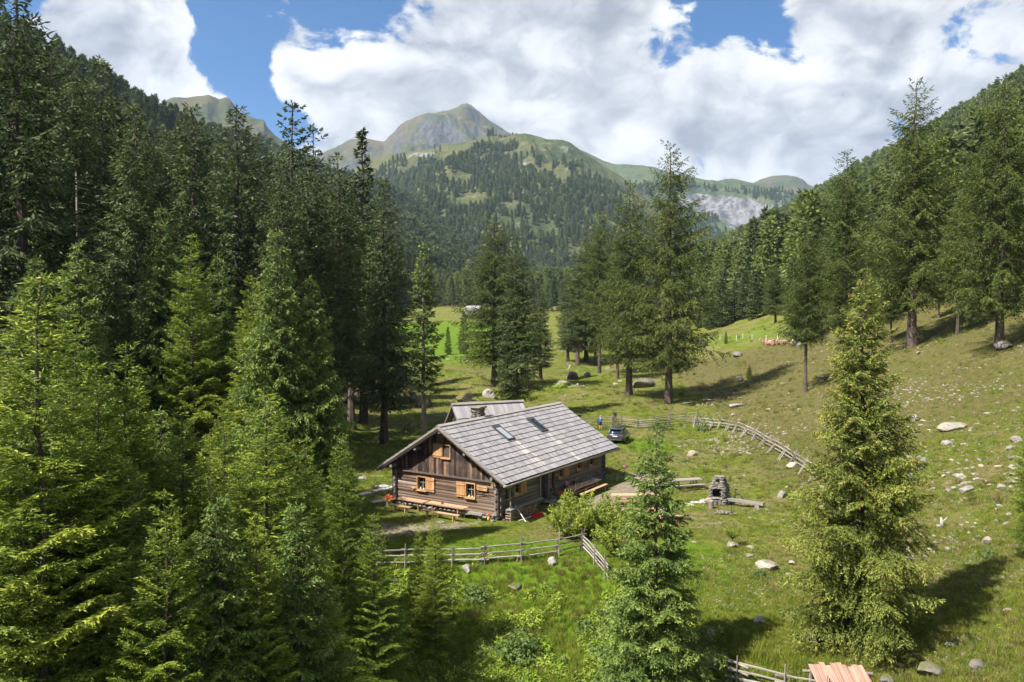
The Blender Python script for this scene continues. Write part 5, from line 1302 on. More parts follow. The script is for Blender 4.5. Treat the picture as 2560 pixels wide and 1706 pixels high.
def person(label, loc, rz, pose, shirt, legs, hair, shorts=True, group=None):
    r_ = empty('person', loc, rz, label, 'person', group)
    sit = pose == 'sit'
    hz = .46 if sit else .92; sp = hz+.50                           # hips, shoulders; local +y is forward
    J = {'pel': ((0, 0, hz+.03), (.14, .10)), 'waist': ((0, .0, hz+.20), (.125, .09)), 'chest': ((0, .02 if not sit else .06, hz+.38), (.15, .105)), 'neck': ((0, .03 if not sit else .09, hz+.545), (.050, .052)),
         'jaw': ((0, .06 if not sit else .13, hz+.60), (.060, .072)), 'head': ((0, .05 if not sit else .12, hz+.69), (.078, .095)), 'crown': ((0, .035 if not sit else .10, hz+.765), (.055, .065))}
    E = [('pel', 'waist'), ('waist', 'chest'), ('chest', 'neck'), ('neck', 'jaw'), ('jaw', 'head'), ('head', 'crown')]
    for s, n_ in ((-1, 'l'), (1, 'r')):
        cy = J['chest'][0][1]
        J['sh'+n_] = ((s*.17, cy, hz+.47), (.058, .058))
        if pose == 'rail': el, wr, hd = (s*.24, cy+.10, hz+.22), (s*.20, cy+.32, hz+.20), (s*.19, cy+.41, hz+.19)
        elif sit: el, wr, hd = (s*.25, cy+.10, hz+.24), (s*.14, cy+.34, hz+.33), (s*.10, cy+.42, hz+.335)
        else: el, wr, hd = (s*.24, cy, hz+.20), (s*.25, cy+.06, hz-.04), (s*.25, cy+.08, hz-.13)
        J['el'+n_] = (el, (.042, .042)); J['wr'+n_] = (wr, (.028, .026)); J['hd'+n_] = (hd, (.026, .036))
        E += [('chest', 'sh'+n_), ('sh'+n_, 'el'+n_), ('el'+n_, 'wr'+n_), ('wr'+n_, 'hd'+n_)]
        for k in range(4):                                           # fingers and thumb
            d_ = (Vector(hd)-Vector(wr)).normalized(); sd = Vector((1, 0, 0)) if abs(d_.x) < .8 else Vector((0, 1, 0))
            tip = Vector(hd)+d_*(.055 if k < 3 else .02)+sd*((k-1)*.022 if k < 3 else -s*.045); J['f%d%s' % (k, n_)] = (tuple(tip), (.009, .009)); E.append(('hd'+n_, 'f%d%s' % (k, n_)))
        J['hip'+n_] = ((s*.09, 0, hz-.01), (.085, .085))
        if sit: kn, an, to = (s*.11, .42, hz+.0), (s*.12, .40, .09), (s*.12, .54, .04)
        else: kn, an, to = (s*.10, .02, hz*.53), (s*.11, -.02, .09), (s*.12, .13, .035)
        J['kn'+n_] = (kn, (.058, .058)); J['an'+n_] = (an, (.038, .038)); J['to'+n_] = (to, (.036, .028))
        E += [('pel', 'hip'+n_), ('hip'+n_, 'kn'+n_), ('kn'+n_, 'an'+n_), ('an'+n_, 'to'+n_)]
    skin_obj('body', J, E, 'skin', r_)
    gro = lambda ks, f: {k: (J[k][0], tuple(x*f+.008 for x in J[k][1])) for k in ks}
    up = ['pel', 'waist', 'chest', 'shl', 'shr']; c = gro(up, 1.10)
    for n_ in 'lr':
        q = .75; a_, b_ = Vector(J['sh'+n_][0]), Vector(J['el'+n_][0]); c['sl'+n_] = (tuple(a_.lerp(b_, q)), (.062, .062))
    nk = Vector(J['neck'][0]); c['collar'] = (tuple(nk-Vector((0, 0, .035))), (.082, .075)); c['hem'] = ((0, 0, hz-.05), (.165, .125))
    skin_obj('shirt', c, [('hem', 'pel'), ('chest', 'collar'), ('pel', 'waist'), ('waist', 'chest'), ('chest', 'shl'), ('chest', 'shr'), ('shl', 'sll'), ('shr', 'slr')], shirt, r_)
    c = gro(['pel', 'hipl', 'hipr'], 1.14)
    for n_ in 'lr':
        a_, b_ = Vector(J['hip'+n_][0]), Vector(J['kn'+n_][0]); c['th'+n_] = (tuple(a_.lerp(b_, .9)), (.082, .082))
        if not shorts: c['an'+n_] = (J['an'+n_][0], (.055, .055))
    ed = [('pel', 'hipl'), ('pel', 'hipr'), ('hipl', 'thl'), ('hipr', 'thr')] + ([] if shorts else [('thl', 'anl'), ('thr', 'anr')])
    skin_obj('shorts' if shorts else 'trousers', c, ed, legs, r_)
    hc = Vector(J['head'][0]); cr = Vector(J['crown'][0])
    skin_obj('hair', {'a': (tuple(hc+Vector((0, -.035, -.02))), (.100, .092)), 'b': (tuple(cr+Vector((0, -.012, .012))), (.088, .094))}, [('a', 'b')], hair, r_)
    for n_ in 'lr':
        t_, a_ = Vector(J['to'+n_][0]), Vector(J['an'+n_][0]); skin_obj('shoe', {'a': ((a_.x, a_.y-.02, .045), (.05, .045)), 'b': (tuple(t_), (.046, .036))}, [('a', 'b')], 'shoe', r_)
    for s in (-1, 1):                                                # face: eyes, nose, mouth
        MB().lathe([(.004, 0), (.011, .004), (.004, .008)], (s*.028, hc.y+.088, hc.z-.01), 6).build('eye', MAT['hair_dark'], r_)
    MB().box((0, hc.y+.098, hc.z-.035), (.022, .03, .036)).build('nose', MAT['skin'], r_); MB().box((0, hc.y+.090, hc.z-.075), (.045, .012, .010)).build('mouth', MAT['red_tee'], r_)
    return r_
pm = G(1501, 1075)
person('person in a bright blue t-shirt and black shorts leaning on the gate rails', pm, .12, 'rail', 'blue_shirt', 'black_shorts', 'hair_grey')
def sit_at(label, u, v, face, *a, **k):
    p = hp(u, v); return person(label, (p.x, p.y, h(p.x, p.y)), HANG+face, 'sit', *a, **k)
sit_at('grey-haired person in a dark green jacket at the near end of the guests\' table', 8.35, -.62, math.pi+.25, 'green_jacket', 'trousers', 'hair_grey', shorts=False)
sit_at('dark-haired person in a purple top seated against the hut wall', 8.95, -.50, math.pi-.1, 'purple_top', 'trousers', 'hair_dark', shorts=False)
sit_at('dark-haired person in a black t-shirt resting arms on the guests\' table', 10.05, -.52, math.pi, 'dark_tee', 'trousers', 'hair_dark', shorts=False)
def sit_table(label, t, dx, side, *a, **k):
    M_ = Matrix.Rotation(t.rotation_euler.z, 3, 'Z'); p = t.location + M_ @ Vector((dx, side*.78, 0)); return person(label, (p.x, p.y, p.z), t.rotation_euler.z+(math.pi if side > 0 else 0), 'sit', *a, **k)
sit_table('person in a dark vest seated at the sunlit orange-brown picnic table', pt1, .55, 1, 'dark_tee', 'black_shorts', 'hair_dark')
sit_table('person in a cyan t-shirt glimpsed through the dense spruce', pt3, .75, 1, 'cyan_shirt', 'black_shorts', 'hair_grey')
sit_table('person in a white t-shirt seated with back to the camera below the spruce branches', pt3, .35, -1, 'white_tee', 'trousers', 'hair_dark')
sit_table('person in blue seated at the picnic table west of the hut', pt4, .5, 1, 'blue_shirt', 'black_shorts', 'hair_dark')
sit_table('person in red seated at the picnic table west of the hut', pt4, -.4, 1, 'red_tee', 'black_shorts', 'hair_dark')
# red-haired child in white by the dwarf pine
pc = G(1517, 1320); person('small red-haired child in white standing behind the dwarf pine', pc, .5, 'stand', 'white_tee', 'blue_tin', 'cone').scale = (.72,)*3

# --- bicycles
plain('rubber', (.012, .012, .013), .8); plain('bike_paint', (.02, .022, .025), .35, .3)
def bicycle(label, loc, rz, lean=.16):
    r_ = empty('bicycle', loc, rz, label, 'bicycle'); r_.rotation_euler = (lean, 0, rz)
    for x in (-.53, .55):
        wz = bpy.data.objects.new('wheel', None); link(wz, r_); wz.location = (x, 0, .35)
        MB().ring((0, 0, 0), (0, 1, 0), .325, .024, 28, 6).build('tyre', MAT['rubber'], wz, True); MB().ring((0, 0, 0), (0, 1, 0), .295, .010, 28, 5).build('rim', MAT['silver'], wz, True)
        sp = MB()
        for k in range(9): a = math.pi*k/9; sp.tube([(math.cos(a)*.29, 0, math.sin(a)*.29), (-math.cos(a)*.29, 0, -math.sin(a)*.29)], .003, 3, False)
        sp.build('spokes', MAT['silver'], wz)
    f = MB(); bb, st_, hd, rr_, fr_ = (-.10, 0, .32), (-.25, 0, .80), (.36, 0, .86), (-.53, 0, .35), (.55, 0, .35)
    for a, b, q in ((bb, st_, .018), (st_, hd, .018), (bb, (.38, 0, .74), .020), (rr_, bb, .012), (rr_, st_, .012), (fr_, (.38, 0, .74), .016), ((.38, 0, .74), (.33, 0, .98), .016), (st_, (-.29, 0, .95), .014)): f.tube([a, b], q, 6)
    f.build('frame', MAT['bike_paint'], r_); MB().box((-.30, 0, .97), (.26, .13, .05), jit=.01).build('saddle', MAT['rubber'], r_)
    MB().tube([(.36, -.30, 1.00), (.32, 0, .99), (.36, .30, 1.00)], .014, 6).build('handlebar', MAT['bike_paint'], r_); MB().ring(bb, (0, 1, 0), .09, .010, 14, 4).build('chainring', MAT['silver'], r_)
    MB().tube([(bb[0], -.10, bb[2]), (bb[0]+.16, -.10, bb[2]-.05)], .012, 5).build('crank', MAT['silver'], r_)
    return r_
b1 = G(1512, 1200); bicycle('black bicycle leaning at the hut\'s far corner', b1, HANG+.35)
b2 = G(1553, 1202); bicycle('bicycle standing clear of the hut beside the dense spruce', b2, .75, .05)
hb = empty('helmet', b2+Vector((.30, .25, 1.10)), 0, 'pink helmet hung on the handlebar of the bicycle beside the dense spruce', 'helmet'); plain('pink', (.50, .04, .22), .4)
MB().lathe([(.13, 0), (.125, .05), (.09, .11), (.02, .14)], n=12).build('shell', MAT['pink'], hb, True); MB().tube([(-.10, 0, .0), (-.05, 0, -.10), (.05, 0, -.10), (.10, 0, .0)], .008, 5).build('strap', MAT['rubber'], hb)

# --- stone oven with seat
op = G(1797, 1258); ov = empty('stone_oven', op, -.55, 'dry-stone outdoor oven with a dark fire opening and stepped chimney', 'oven', None, .82)
FLAT = [rock_mesh(560+i, 'masonry', 1, .55, .12) for i in range(5)] + [rock_mesh(570+i, 'stone_pale', 1, .55, .12) for i in range(2)]
z = 0.0
while z < 2.35:
    hgt = R.uniform(.085, .14); q = min(1, z/2.35)
    hw_ = .82 if z < .55 else .66 if z < 1.45 else .66-(z-1.45)*.38; hd_ = .85 if z < .55 else .70 if z < 1.45 else .70-(z-1.45)*.42
    for side in range(4):
        c = -hw_ if side % 2 == 0 else -hd_; lim = -c
        while c < lim-.06:
            wd = R.uniform(.22, .42)
            if side % 2 == 0: p = (min(c+wd/2, lim-.1), (-1 if side == 0 else 1)*hd_)
            else: p = ((-1 if side == 1 else 1)*hw_, min(c+wd/2, lim-.1))
            hole = (side == 0 and .62 < z < 1.36 and abs(p[0]) < .40) or (side == 0 and 1.95 < z < 2.15 and abs(p[0]) < .16)
            if not hole: inst('stone', R.choice(FLAT), ov, (p[0]+R.uniform(-.03, .03), p[1]+R.uniform(-.03, .03), z+hgt/2), (0, 0, (math.pi/2 if side % 2 else 0)+R.uniform(-.2, .2)), (wd*1.35, .36, hgt*2.2))
            c += wd
    z += hgt
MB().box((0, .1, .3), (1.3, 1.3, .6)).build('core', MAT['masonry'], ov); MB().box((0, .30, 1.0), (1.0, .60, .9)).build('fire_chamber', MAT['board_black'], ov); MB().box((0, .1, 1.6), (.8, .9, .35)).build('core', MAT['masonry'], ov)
inst('shelf_slab', FLAT[5], ov, (-.02, -.66, 1.46), (0, 0, .05), (2.1, .62, .20)); inst('hearth_slab', FLAT[6], ov, (0, -.80, .60), (0, 0, 0), (1.5, .6, .22)); inst('top_slab', FLAT[5], ov, (0, 0, 2.42), (0, 0, .3), (1.0, .8, .22))
inst('base_boulder', rock_mesh(581, 'stone_tan', 2, .8, .15), ov, (-.55, -.85, .28), (0, 0, .4), (1.1, .8, .85))
b3 = G(1832, 1256); bicycle('mountain bike leaning behind the stone oven', b3+Vector((.1, .2, 0)), 2.2, -.1)
sb = G(1856, 1268); lbn = empty('log_bench', sb, -.62, 'squared grey log bench running from the stone oven', 'bench')
MB().box((0, 0, .42), (3.1, .30, .20), jit=.012).build('beam', MAT['bench_grey'], lbn); MB().tube([(1.1, -.2, .17), (1.1, .2, .17)], .17, 10).build('support_log', MAT['bark_pale'], lbn); MB().tube([(-1.1, -.2, .17), (-1.1, .2, .17)], .17, 10).build('support_log', MAT['bark_pale'], lbn)
su = G(1777, 1271); sm = empty('log_stump', su, 0, 'upright log stump before the stone oven', 'stump'); MB().tube([(0, 0, 0), (.01, 0, .52)], [.20, .18], 12).build('stem', MAT['bark_pale'], sm); MB().tube([(.01, 0, .52), (.01, 0, .53)], .165, 12).build('cut_face', MAT['bench_grey'], sm)
fp = G(1812, 1285); fr_ = empty('fire_ring', fp, 0, 'heap of stones round a small fire grate before the log bench', 'fireplace')
for k in range(34): a = R.uniform(0, 6.3); rr_ = R.uniform(.1, .75); s_ = R.uniform(.16, .30); inst('stone', R.choice(FLAT), fr_, (math.cos(a)*rr_, math.sin(a)*rr_*.8, .06+.10*(1-rr_)), (R.uniform(-.3, .3), R.uniform(-.3, .3), a), (s_, s_, s_*.9))
for x in (-.45, .45): MB().tube([(x, 0, 0), (x, 0, .62)], .02, 5).build('iron_stake', MAT['carving'], fr_)
MB().tube([(-.5, 0, .60), (.5, 0, .60)], .018, 5).build('iron_bar', MAT['carving'], fr_)
rf = G(1803, 1250); gg = empty('flower_pot', rf+Vector((.15, -.1, .05)), 0, 'small pot of red flowers beside the stone oven', 'flower pot'); geranium(gg, 'stone_grey', .8)
for k, (px, py, s) in enumerate([(1738, 1256, 1.0), (1765, 1252, 1.3), (1722, 1262, .8)]):
    p = G(px, py); o = inst('paving_slab', rock_mesh(590+k, 'slab', 2, .2, .08), None, p+Vector((0, 0, .01)), (0, 0, k), (s*1.3, s*.9, .25)); tag(o, ['bluish flat paving slab nearest the grey picnic table', 'largest bluish paving slab beside the stone oven', 'small paving slab at the row\'s spruce end'][k], 'slab')
# --- west of hut: pale concrete strips and a round cover
for k, (c0, c1) in enumerate([((900, 1238), (985, 1217)), ((930, 1257), (985, 1246))]):
    a, b = G(*c0), G(*c1); d = b-a; o = inst('path', MB().box((0, 0, 0), (1, 1, 1), jit=.02).mesh('path', MAT['concrete']), None, ((a+b)/2)+Vector((0, 0, .0)), (0, 0, math.atan2(d.y, d.x)), (d.length, .62, .10)); tag(o, 'pale concrete path strip', None, None, 'structure')
mc = G(955, 1217); mo = empty('round_cover', mc, 0, 'round bluish cover plate set in the grass west of the hut', 'cover'); MB().lathe([(.62, 0), (.62, .05), (.0, .07)], n=24).build('plate', MAT['slab'], mo); MB().ring((0, 0, .05), (0, 0, 1), .6, .03, 24, 5).build('rim', MAT['lead'], mo)
for k, (px, py, u_, v_, lab) in enumerate([(980, 1330, -4.2, 6.5, 'round grey manhole lid in the grass below the gable bench')]):
    p = G(1100, 1306); m_ = empty('manhole_lid', p, 0, lab, 'lid'); MB().lathe([(.30, 0), (.30, .03), (0, .04)], n=20).build('plate', MAT['stone_grey'], m_)

# --- fences
def pole(p, q, r0, r1, name, mat, root, inv, n=6, bend=.03):
    p, q = Vector(p), Vector(q); m = (p+q)/2 + Vector((R.uniform(-1, 1), R.uniform(-1, 1), R.uniform(-1, 1)))*bend*(q-p).length
    o_ = (p+q)/2; d = (q-p); L = d.length
    me = MB().tube([(0, 0, -L/2), tuple((m-o_).length*.5 if k == 0 else 0 for k in range(3))[:2]+(0,), (0, 0, L/2)], [r0, (r0+r1)/2, r1], n).mesh(name, MAT[mat])
    o = link(bpy.data.objects.new(name, me), root); o.location = inv @ (o_ - root.location); o.rotation_euler = d.to_track_quat('Z', 'Y').to_euler(); return o
def fence(label, path, hgt, rails, stake='X', rail_mat='fence_pale', stake_mat='fence_wood', r=.045, ext=.25, spread=.30, extra=2):
    pts = [G(*p) for p in path]; root = empty('pole_fence', pts[0], 0, label, 'fence'); I = Matrix.Identity(3)
    for i in range(len(pts)-1):
        a, b = pts[i], pts[i+1]; d = (b-a).normalized()
        for k in range(rails):
            zz = hgt*(k+1)/rails*.93
            j = lambda: Vector((0, 0, zz+R.uniform(-.05, .05)))
            pole(a - d*ext + j(), b + d*ext + j() + Vector((R.uniform(-.03, .03), R.uniform(-.06, .06), .03*(i % 2))), r*R.uniform(.9, 1.2), r*.75, 'rail', rail_mat if R.random() < .7 else stake_mat, root, I)
    for i, p in enumerate(pts):
        d = (pts[min(i+1, len(pts)-1)]-pts[max(i-1, 0)]).normalized(); n_ = Vector((-d.y, d.x, 0))
        tall = hgt*R.uniform(1.15, 1.55)
        if stake == 'X':
            for s in (-1, 1):
                for e in range(extra):
                    q = R.uniform(-.25, .25)
                    pole(p + n_*s*spread*R.uniform(.8, 1.5) + d*q - Vector((0, 0, .15)), p - n_*s*spread*R.uniform(.3, .9) + d*(q+R.uniform(-.3, .3)) + Vector((0, 0, hgt*R.uniform(1.0, 1.4))), .046, .028, 'stake', R.choice((stake_mat, rail_mat)), root, I)
        else:
            for s in (-1, 1): pole(p + n_*s*.09 - Vector((0, 0, .2)), p + n_*s*.06 + d*R.uniform(-.06, .06) + Vector((0, 0, tall if s < 0 else hgt*R.uniform(.9, 1.2))), .038, .024, 'stake', stake_mat, root, I)
            if R.random() < .8: pole(p - d*.3 - Vector((0, 0, .1)), p + d*.18 + Vector((0, 0, hgt*R.uniform(1.1, 1.4))), .03, .018, 'stake', stake_mat, root, I)
    return root
fence('pole fence of three rails crossing the grass below the gable', [(952, 1420), (1013, 1419), (1130, 1416), (1212, 1412), (1303, 1404), (1396, 1390), (1458, 1376)], 1.05, 3, 'P')
fence('short pole fence descending from the fence corner to the dense spruce', [(1458, 1378), (1488, 1412), (1515, 1448)], .95, 4, 'P')
fence('rail fence between the gate post and the lone shrub', [(1541, 1068), (1555, 1067), (1594, 1072), (1640, 1070), (1676, 1066)], 1.05, 4, 'P', ext=.15)
fence('straight rail fence between the shrub and the crossed-stake fence', [(1634, 1068), (1676, 1062), (1711, 1060), (1742, 1058)], 1.35, 4, 'P', ext=.3)
fence('curving fence of crossed stakes along the foot of the grazed hill', [(1738, 1068), (1758, 1068), (1778, 1071), (1800, 1072), (1822, 1076), (1845, 1080), (1868, 1090), (1890, 1100), (1912, 1116), (1938, 1130), (1962, 1146), (1988, 1164), (2014, 1182), (2042, 1202)], 1.10, 3, 'X', spread=.50, r=.055, extra=3)
fence('broken pole fence behind the shed and the bare-stemmed spruce', [(1062, 1060), (1088, 1058), (1112, 1056), (1128, 1054)], 1.2, 4, 'P')
fence('pole fence at the bottom of the photo between the two big spruces', [(1776, 1682), (1846, 1714), (1966, 1745), (2070, 1765)], .95, 3, 'P', ext=.5, r=.05)
# gate between two capped posts
ga, gb = G(1449, 1076), G(1537, 1070)
for k, p in enumerate((ga, gb)):
    r_ = empty('gate_post', p, .1, ['dark square gate post with a flat cap, hut side', 'dark square gate post with a flat cap, beside the car'][k], 'post'); MB().box((0, 0, .85), (.34, .34, 1.9), jit=.015).build('shaft', MAT['rock_wood'], r_); MB().box((0, 0, 1.84), (.56, .56, .10), jit=.02).build('cap', MAT['beam_dark'], r_)
gt = empty('gate', ga, math.atan2(gb.y-ga.y, gb.x-ga.x), 'five-rail wooden gate where the blue-shirted person leans', 'gate'); GL = (gb-ga).length
for k in range(5): MB().tube([(.2, 0, .28+k*.28), (GL-.2, 0, .28+k*.28+(gb.z-ga.z)*.5)], .035, 7).build('rail', MAT['bench_grey'], gt)
MB().tube([(.3, -.05, .3), (GL*.52, -.05, 1.38)], .03, 6).build('brace', MAT['new_wood'], gt)
for x in (.25, GL*.52, GL-.25): inst('upright', BM['bench_grey'], gt, (x, .05, .82), (0, math.pi/2, 0), (1.35, .06, .10))
# white electric fence posts far across the pasture
for k, (px, py) in enumerate([(1750, 852), (1772, 852), (1800, 850), (1841, 852), (1857, 847), (1880, 849), (1915, 853), (1944, 848), (1982, 852), (2010, 849)]):
    p = G(px, py); r_ = empty('fence_post', p, 0, 'thin white electric fence post on the far pasture, %s from the giant larch' % ORD[k], 'post', 'white electric fence posts'); MB().tube([(0, 0, 0), (0, 0, 1.1)], .04, 5).build('rod', MAT['white_cloth'], r_); MB().tube([(0, 0, 1.0), (0, 0, 1.14)], .06, 5).build('insulator', MAT['white_cloth'], r_)

# --- car
plain('car_paint', (.055, .075, .095), .30, .55, var=.03, spec=.6, coat=.8); plain('car_glass', (.012, .016, .02), .05, var=.03, spec=.8); plain('tail_light', (.55, .012, .012), .2, var=.05); plain('plate_white', (.62, .62, .60), .5); plain('trim_dark', (.03, .033, .036), .5)
cp_ = G(1541, 1110); CARZ = math.radians(-18); car = empty('parked_car', cp_ + Vector((.5, 1.9, 0)), CARZ, 'dark blue-grey estate car parked by the gate, seen from behind', 'car')
car.location.z = h(car.location.x, car.location.y)+.02
# local: +y forward, half width in x; sections from rear to front (y, half width, z bottom, z belt)
def loft(secs, name, mat, smooth=True, bevel=0):
    mb = MB(); n = len(secs[0]); 
    for s in secs: mb.v += [tuple(p) for p in s]
    for i in range(len(secs)-1):
        for k in range(n):
            k2 = (k+1) % n; mb.f.append((i*n+k, (i+1)*n+k, (i+1)*n+k2, i*n+k2))
    mb.f.append(tuple(range(n))); mb.f.append(tuple((len(secs)-1)*n+k for k in range(n))[::-1])
    return mb.build(name, MAT[mat], car, smooth)
def sec(y, wb, wm, wt, z0, zm, z1): return [(-wb, y, z0), (-wm, y, zm), (-wt, y, z1), (wt, y, z1), (wm, y, zm), (wb, y, z0)]
loft([sec(-2.20, .74, .80, .70, .42, .62, .90), sec(-2.14, .82, .88, .76, .30, .62, .99), sec(-1.7, .86, .915, .82, .26, .62, 1.02), sec(-.6, .87, .92, .84, .24, .62, 1.00), sec(.8, .87, .92, .84, .24, .60, .98), sec(1.6, .85, .90, .78, .26, .58, .90), sec(2.05, .78, .84, .66, .30, .52, .76), sec(2.22, .66, .70, .55, .36, .50, .66)], 'body', 'car_paint')
loft([sec(-2.05, .74, .735, .72, .98, 1.05, 1.06), sec(-1.72, .77, .72, .62, .98, 1.25, 1.44), sec(-1.2, .80, .74, .64, .98, 1.25, 1.50), sec(-.1, .82, .74, .63, .97, 1.25, 1.51), sec(.35, .82, .73, .60, .96, 1.20, 1.46), sec(1.25, .78, .77, .74, .92, .96, .97)], 'cabin', 'car_glass')
loft([sec(-1.80, .60, .62, .60, 1.43, 1.45, 1.47), sec(-1.2, .645, .66, .62, 1.46, 1.50, 1.535), sec(-.1, .635, .65, .61, 1.475, 1.51, 1.545), sec(.36, .60, .61, .58, 1.43, 1.455, 1.485)], 'roof', 'car_paint')
for s in (-1, 1):
    MB().bar((s*.66, -1.6, 1.54), (s*.64, .2, 1.55), .035, .035).build('roof_rail', MAT['silver'], car)
    MB().bar((s*.70, -2.02, 1.03), (s*.615, -1.78, 1.44), .07, .05).build('pillar', MAT['car_paint'], car); MB().bar((s*.78, -.35, .99), (s*.65, -.35, 1.48), .09, .03).build('pillar', MAT['trim_dark'], car)
    MB().box((s*.60, -2.155, .86), (.42, .06, .15), jit=.008).build('tail_light', MAT['tail_light'], car); MB().box((s*.62, 2.10, .66), (.30, .12, .11)).build('headlight', MAT['glass_clear'], car)
    m_ = bpy.data.objects.new('mirror', None); link(m_, car); m_.location = (s*.98, .62, 1.02); MB().box((0, 0, 0), (.20, .10, .14), jit=.01).build('housing', MAT['car_paint'], m_); MB().box((0, -.055, 0), (.16, .006, .10)).build('glass', MAT['silver'], m_)
    for y_ in (-1.32, 1.36):
        w_ = bpy.data.objects.new('wheel', None); link(w_, car); w_.location = (s*.80, y_, .33); MB().ring((0, 0, 0), (1, 0, 0), .245, .095, 24, 8).build('tyre', MAT['rubber'], w_, True); MB().tube([(-.09, 0, 0), (.09, 0, 0)], .20, 16).build('rim', MAT['silver'], w_)
        MB().ring((s*.07, y_*0, 0), (1, 0, 0), .36, .025, 20, 5).build('wheel_arch', MAT['trim_dark'], w_)
    for y_ in (-.75, .30): MB().bar((s*.925, y_-.12, .86), (s*.925, y_+.10, .86), .03, .03).build('door_handle', MAT['car_paint'], car)
MB().box((0, -2.215, .78), (.50, .02, .11)).build('number_plate', MAT['plate_white'], car); MB().box((0, -2.20, .50), (1.48, .06, .22)).build('bumper', MAT['trim_dark'], car); MB().box((0, -2.225, .42), (1.2, .03, .03)).build('chrome_strip', MAT['silver'], car); MB().box((0, -1.86, 1.475), (1.15, .22, .035), Matrix.Rotation(-.1, 3, 'X')).build('spoiler', MAT['car_paint'], car)

# --- far hut, cows
fhp = at(1185, 792, 345); fh = empty('far_hut', (fhp.x, fhp.y, h(fhp.x, fhp.y)), -.55, 'small far hut with a pale grey roof at the meadow end', 'hut')
fz = max(0, fhp.z-h(fhp.x, fhp.y)); fh.location.z += fz-.2
MB().prism([(-2.6, -3), (2.6, -3), (2.6, 1.7), (0, 4.6), (-2.6, 1.7)], 'x', -3.2, 3.2).build('wall', MAT['beam_dark'], fh)
for s in (-1, 1): MB().prism([(0, 4.95), (s*3.5, 1.15), (s*3.5, .98), (0, 4.75)], 'x', -3.8, 3.8).build('roof', MAT['roof_shingle'], fh)
MB().box((-3.22, 0, 1.1), (.06, .9, 1.3)).build('door', MAT['board_black'], fh); MB().box((1.2, .9, 4.6), (.6, .6, 1.2)).build('chimney', MAT['stone_pale'], fh)
plain('cow_red', (.27, .16, .10), .8, var=.2); plain('cow_white', (.62, .57, .50), .8)
for k, (px, py, rz) in enumerate([(1916, 862, 1.6), (1933, 863, 1.4), (1948, 864, 1.8), (1962, 863, 1.5), (1985, 864, -1.5), (1925, 865, 1.2)]):
    p = G(px, py); r_ = empty('cow', p, rz, ['first', 'second', 'third', 'fourth', 'fifth', 'sixth'][k] + ' red-and-white cow of the row lying on the far pasture', 'cow', 'cows lying on the far pasture')
    r_['label'] = ['red-and-white cow at the spruce-row end of the lying herd', 'lying cow beside the herd\'s first one', 'lying cow in the middle of the herd', 'last cow of the close herd, next to the gap', 'cow lying alone apart from the herd', 'cow lying a little in front of the herd'][k]
    skin_obj('body', {'rump': ((0, -.75, .42), (.34, .36)), 'belly': ((0, 0, .45), (.40, .40)), 'chest': ((0, .62, .50), (.30, .36)), 'neck': ((0, .95, .85), (.15, .18)), 'poll': ((0, 1.15, 1.08), (.12, .13)), 'muzzle': ((0, 1.42, .92), (.085, .085)), 'kneel': ((-.30, .75, .14), (.08, .08)), 'kneer': ((.30, .75, .14), (.08, .08)), 'hockl': ((-.42, -.45, .16), (.11, .11)), 'hockr': ((.42, -.45, .16), (.11, .11)), 'fl': ((-.32, .35, .08), (.05, .05)), 'fr': ((.32, .35, .08), (.05, .05)), 'hl': ((-.46, -.05, .08), (.05, .05)), 'hr': ((.46, -.05, .08), (.05, .05)), 'tail': ((.05, -1.10, .45), (.03, .03)), 'tail2': ((.18, -1.22, .12), (.025, .025))},
             [('rump', 'belly'), ('belly', 'chest'), ('chest', 'neck'), ('neck', 'poll'), ('poll', 'muzzle'), ('chest', 'kneel'), ('chest', 'kneer'), ('rump', 'hockl'), ('rump', 'hockr'), ('kneel', 'fl'), ('kneer', 'fr'), ('hockl', 'hl'), ('hockr', 'hr'), ('rump', 'tail'), ('tail', 'tail2')], 'cow_red', r_, 1)
    for s in (-1, 1): MB().box((s*.17, 1.10, 1.10), (.14, .05, .08)).build('ear', MAT['cow_red'], r_); MB().tube([(s*.07, 1.14, 1.18), (s*.16, 1.16, 1.30)], [.02, .006], 5).build('horn', MAT['cow_white'], r_)
    MB().box((0, 1.36, 1.02), (.12, .26, .10), Matrix.Rotation(-.5, 3, 'X')).build('blaze', MAT['cow_white'], r_); MB().lathe([(.2, 0), (.36, .06), (.30, .12)], (0, -.1, .78), 9).build('white_patch', MAT['cow_white'], r_, True); MB().lathe([(.15, 0), (.30, .05), (.24, .10)], (0, .60, .80), 9).build('white_patch', MAT['cow_white'], r_, True)

# --- slab-wood shelter roof at the bottom of the photo
sp_ = at(2108, 1704, 29.5); sr = empty('slab_roof', (sp_.x, sp_.y, h(sp_.x, sp_.y)), -.10, 'low shelter roof of pinkish raw slab boards at the photo\'s bottom edge', 'shelter'); zt = sp_.z-sr.location.z
for k in range(10):
    wd = .20; o = inst('slab_board', BM['slab_wood'], sr, (-.92+k*.205, .0, zt+R.uniform(-.02, .03)), (math.radians(-24), 0, math.pi/2+R.uniform(-.03, .03)), (2.0+R.uniform(-.35, .35), wd, .045)); o.rotation_euler = (Matrix.Rotation(math.radians(11), 3, 'X') @ Matrix.Rotation(math.pi/2+R.uniform(-.03, .03), 3, 'Z') @ Matrix.Rotation(R.uniform(-.12, .12), 3, 'X')).to_euler()
for x in (-1.0, 1.0): MB().tube([(x, -.7, -.3), (x, -.7, zt-.17)], .07, 7).build('post', MAT['fence_wood'], sr); MB().tube([(x, .7, -.3), (x, .7, zt+.08)], .07, 7).build('post', MAT['fence_wood'], sr)
MB().tube([(-1.3, .7, zt+.03), (1.3, .7, zt+.03)], .06, 7).build('beam', MAT['fence_wood'], sr)

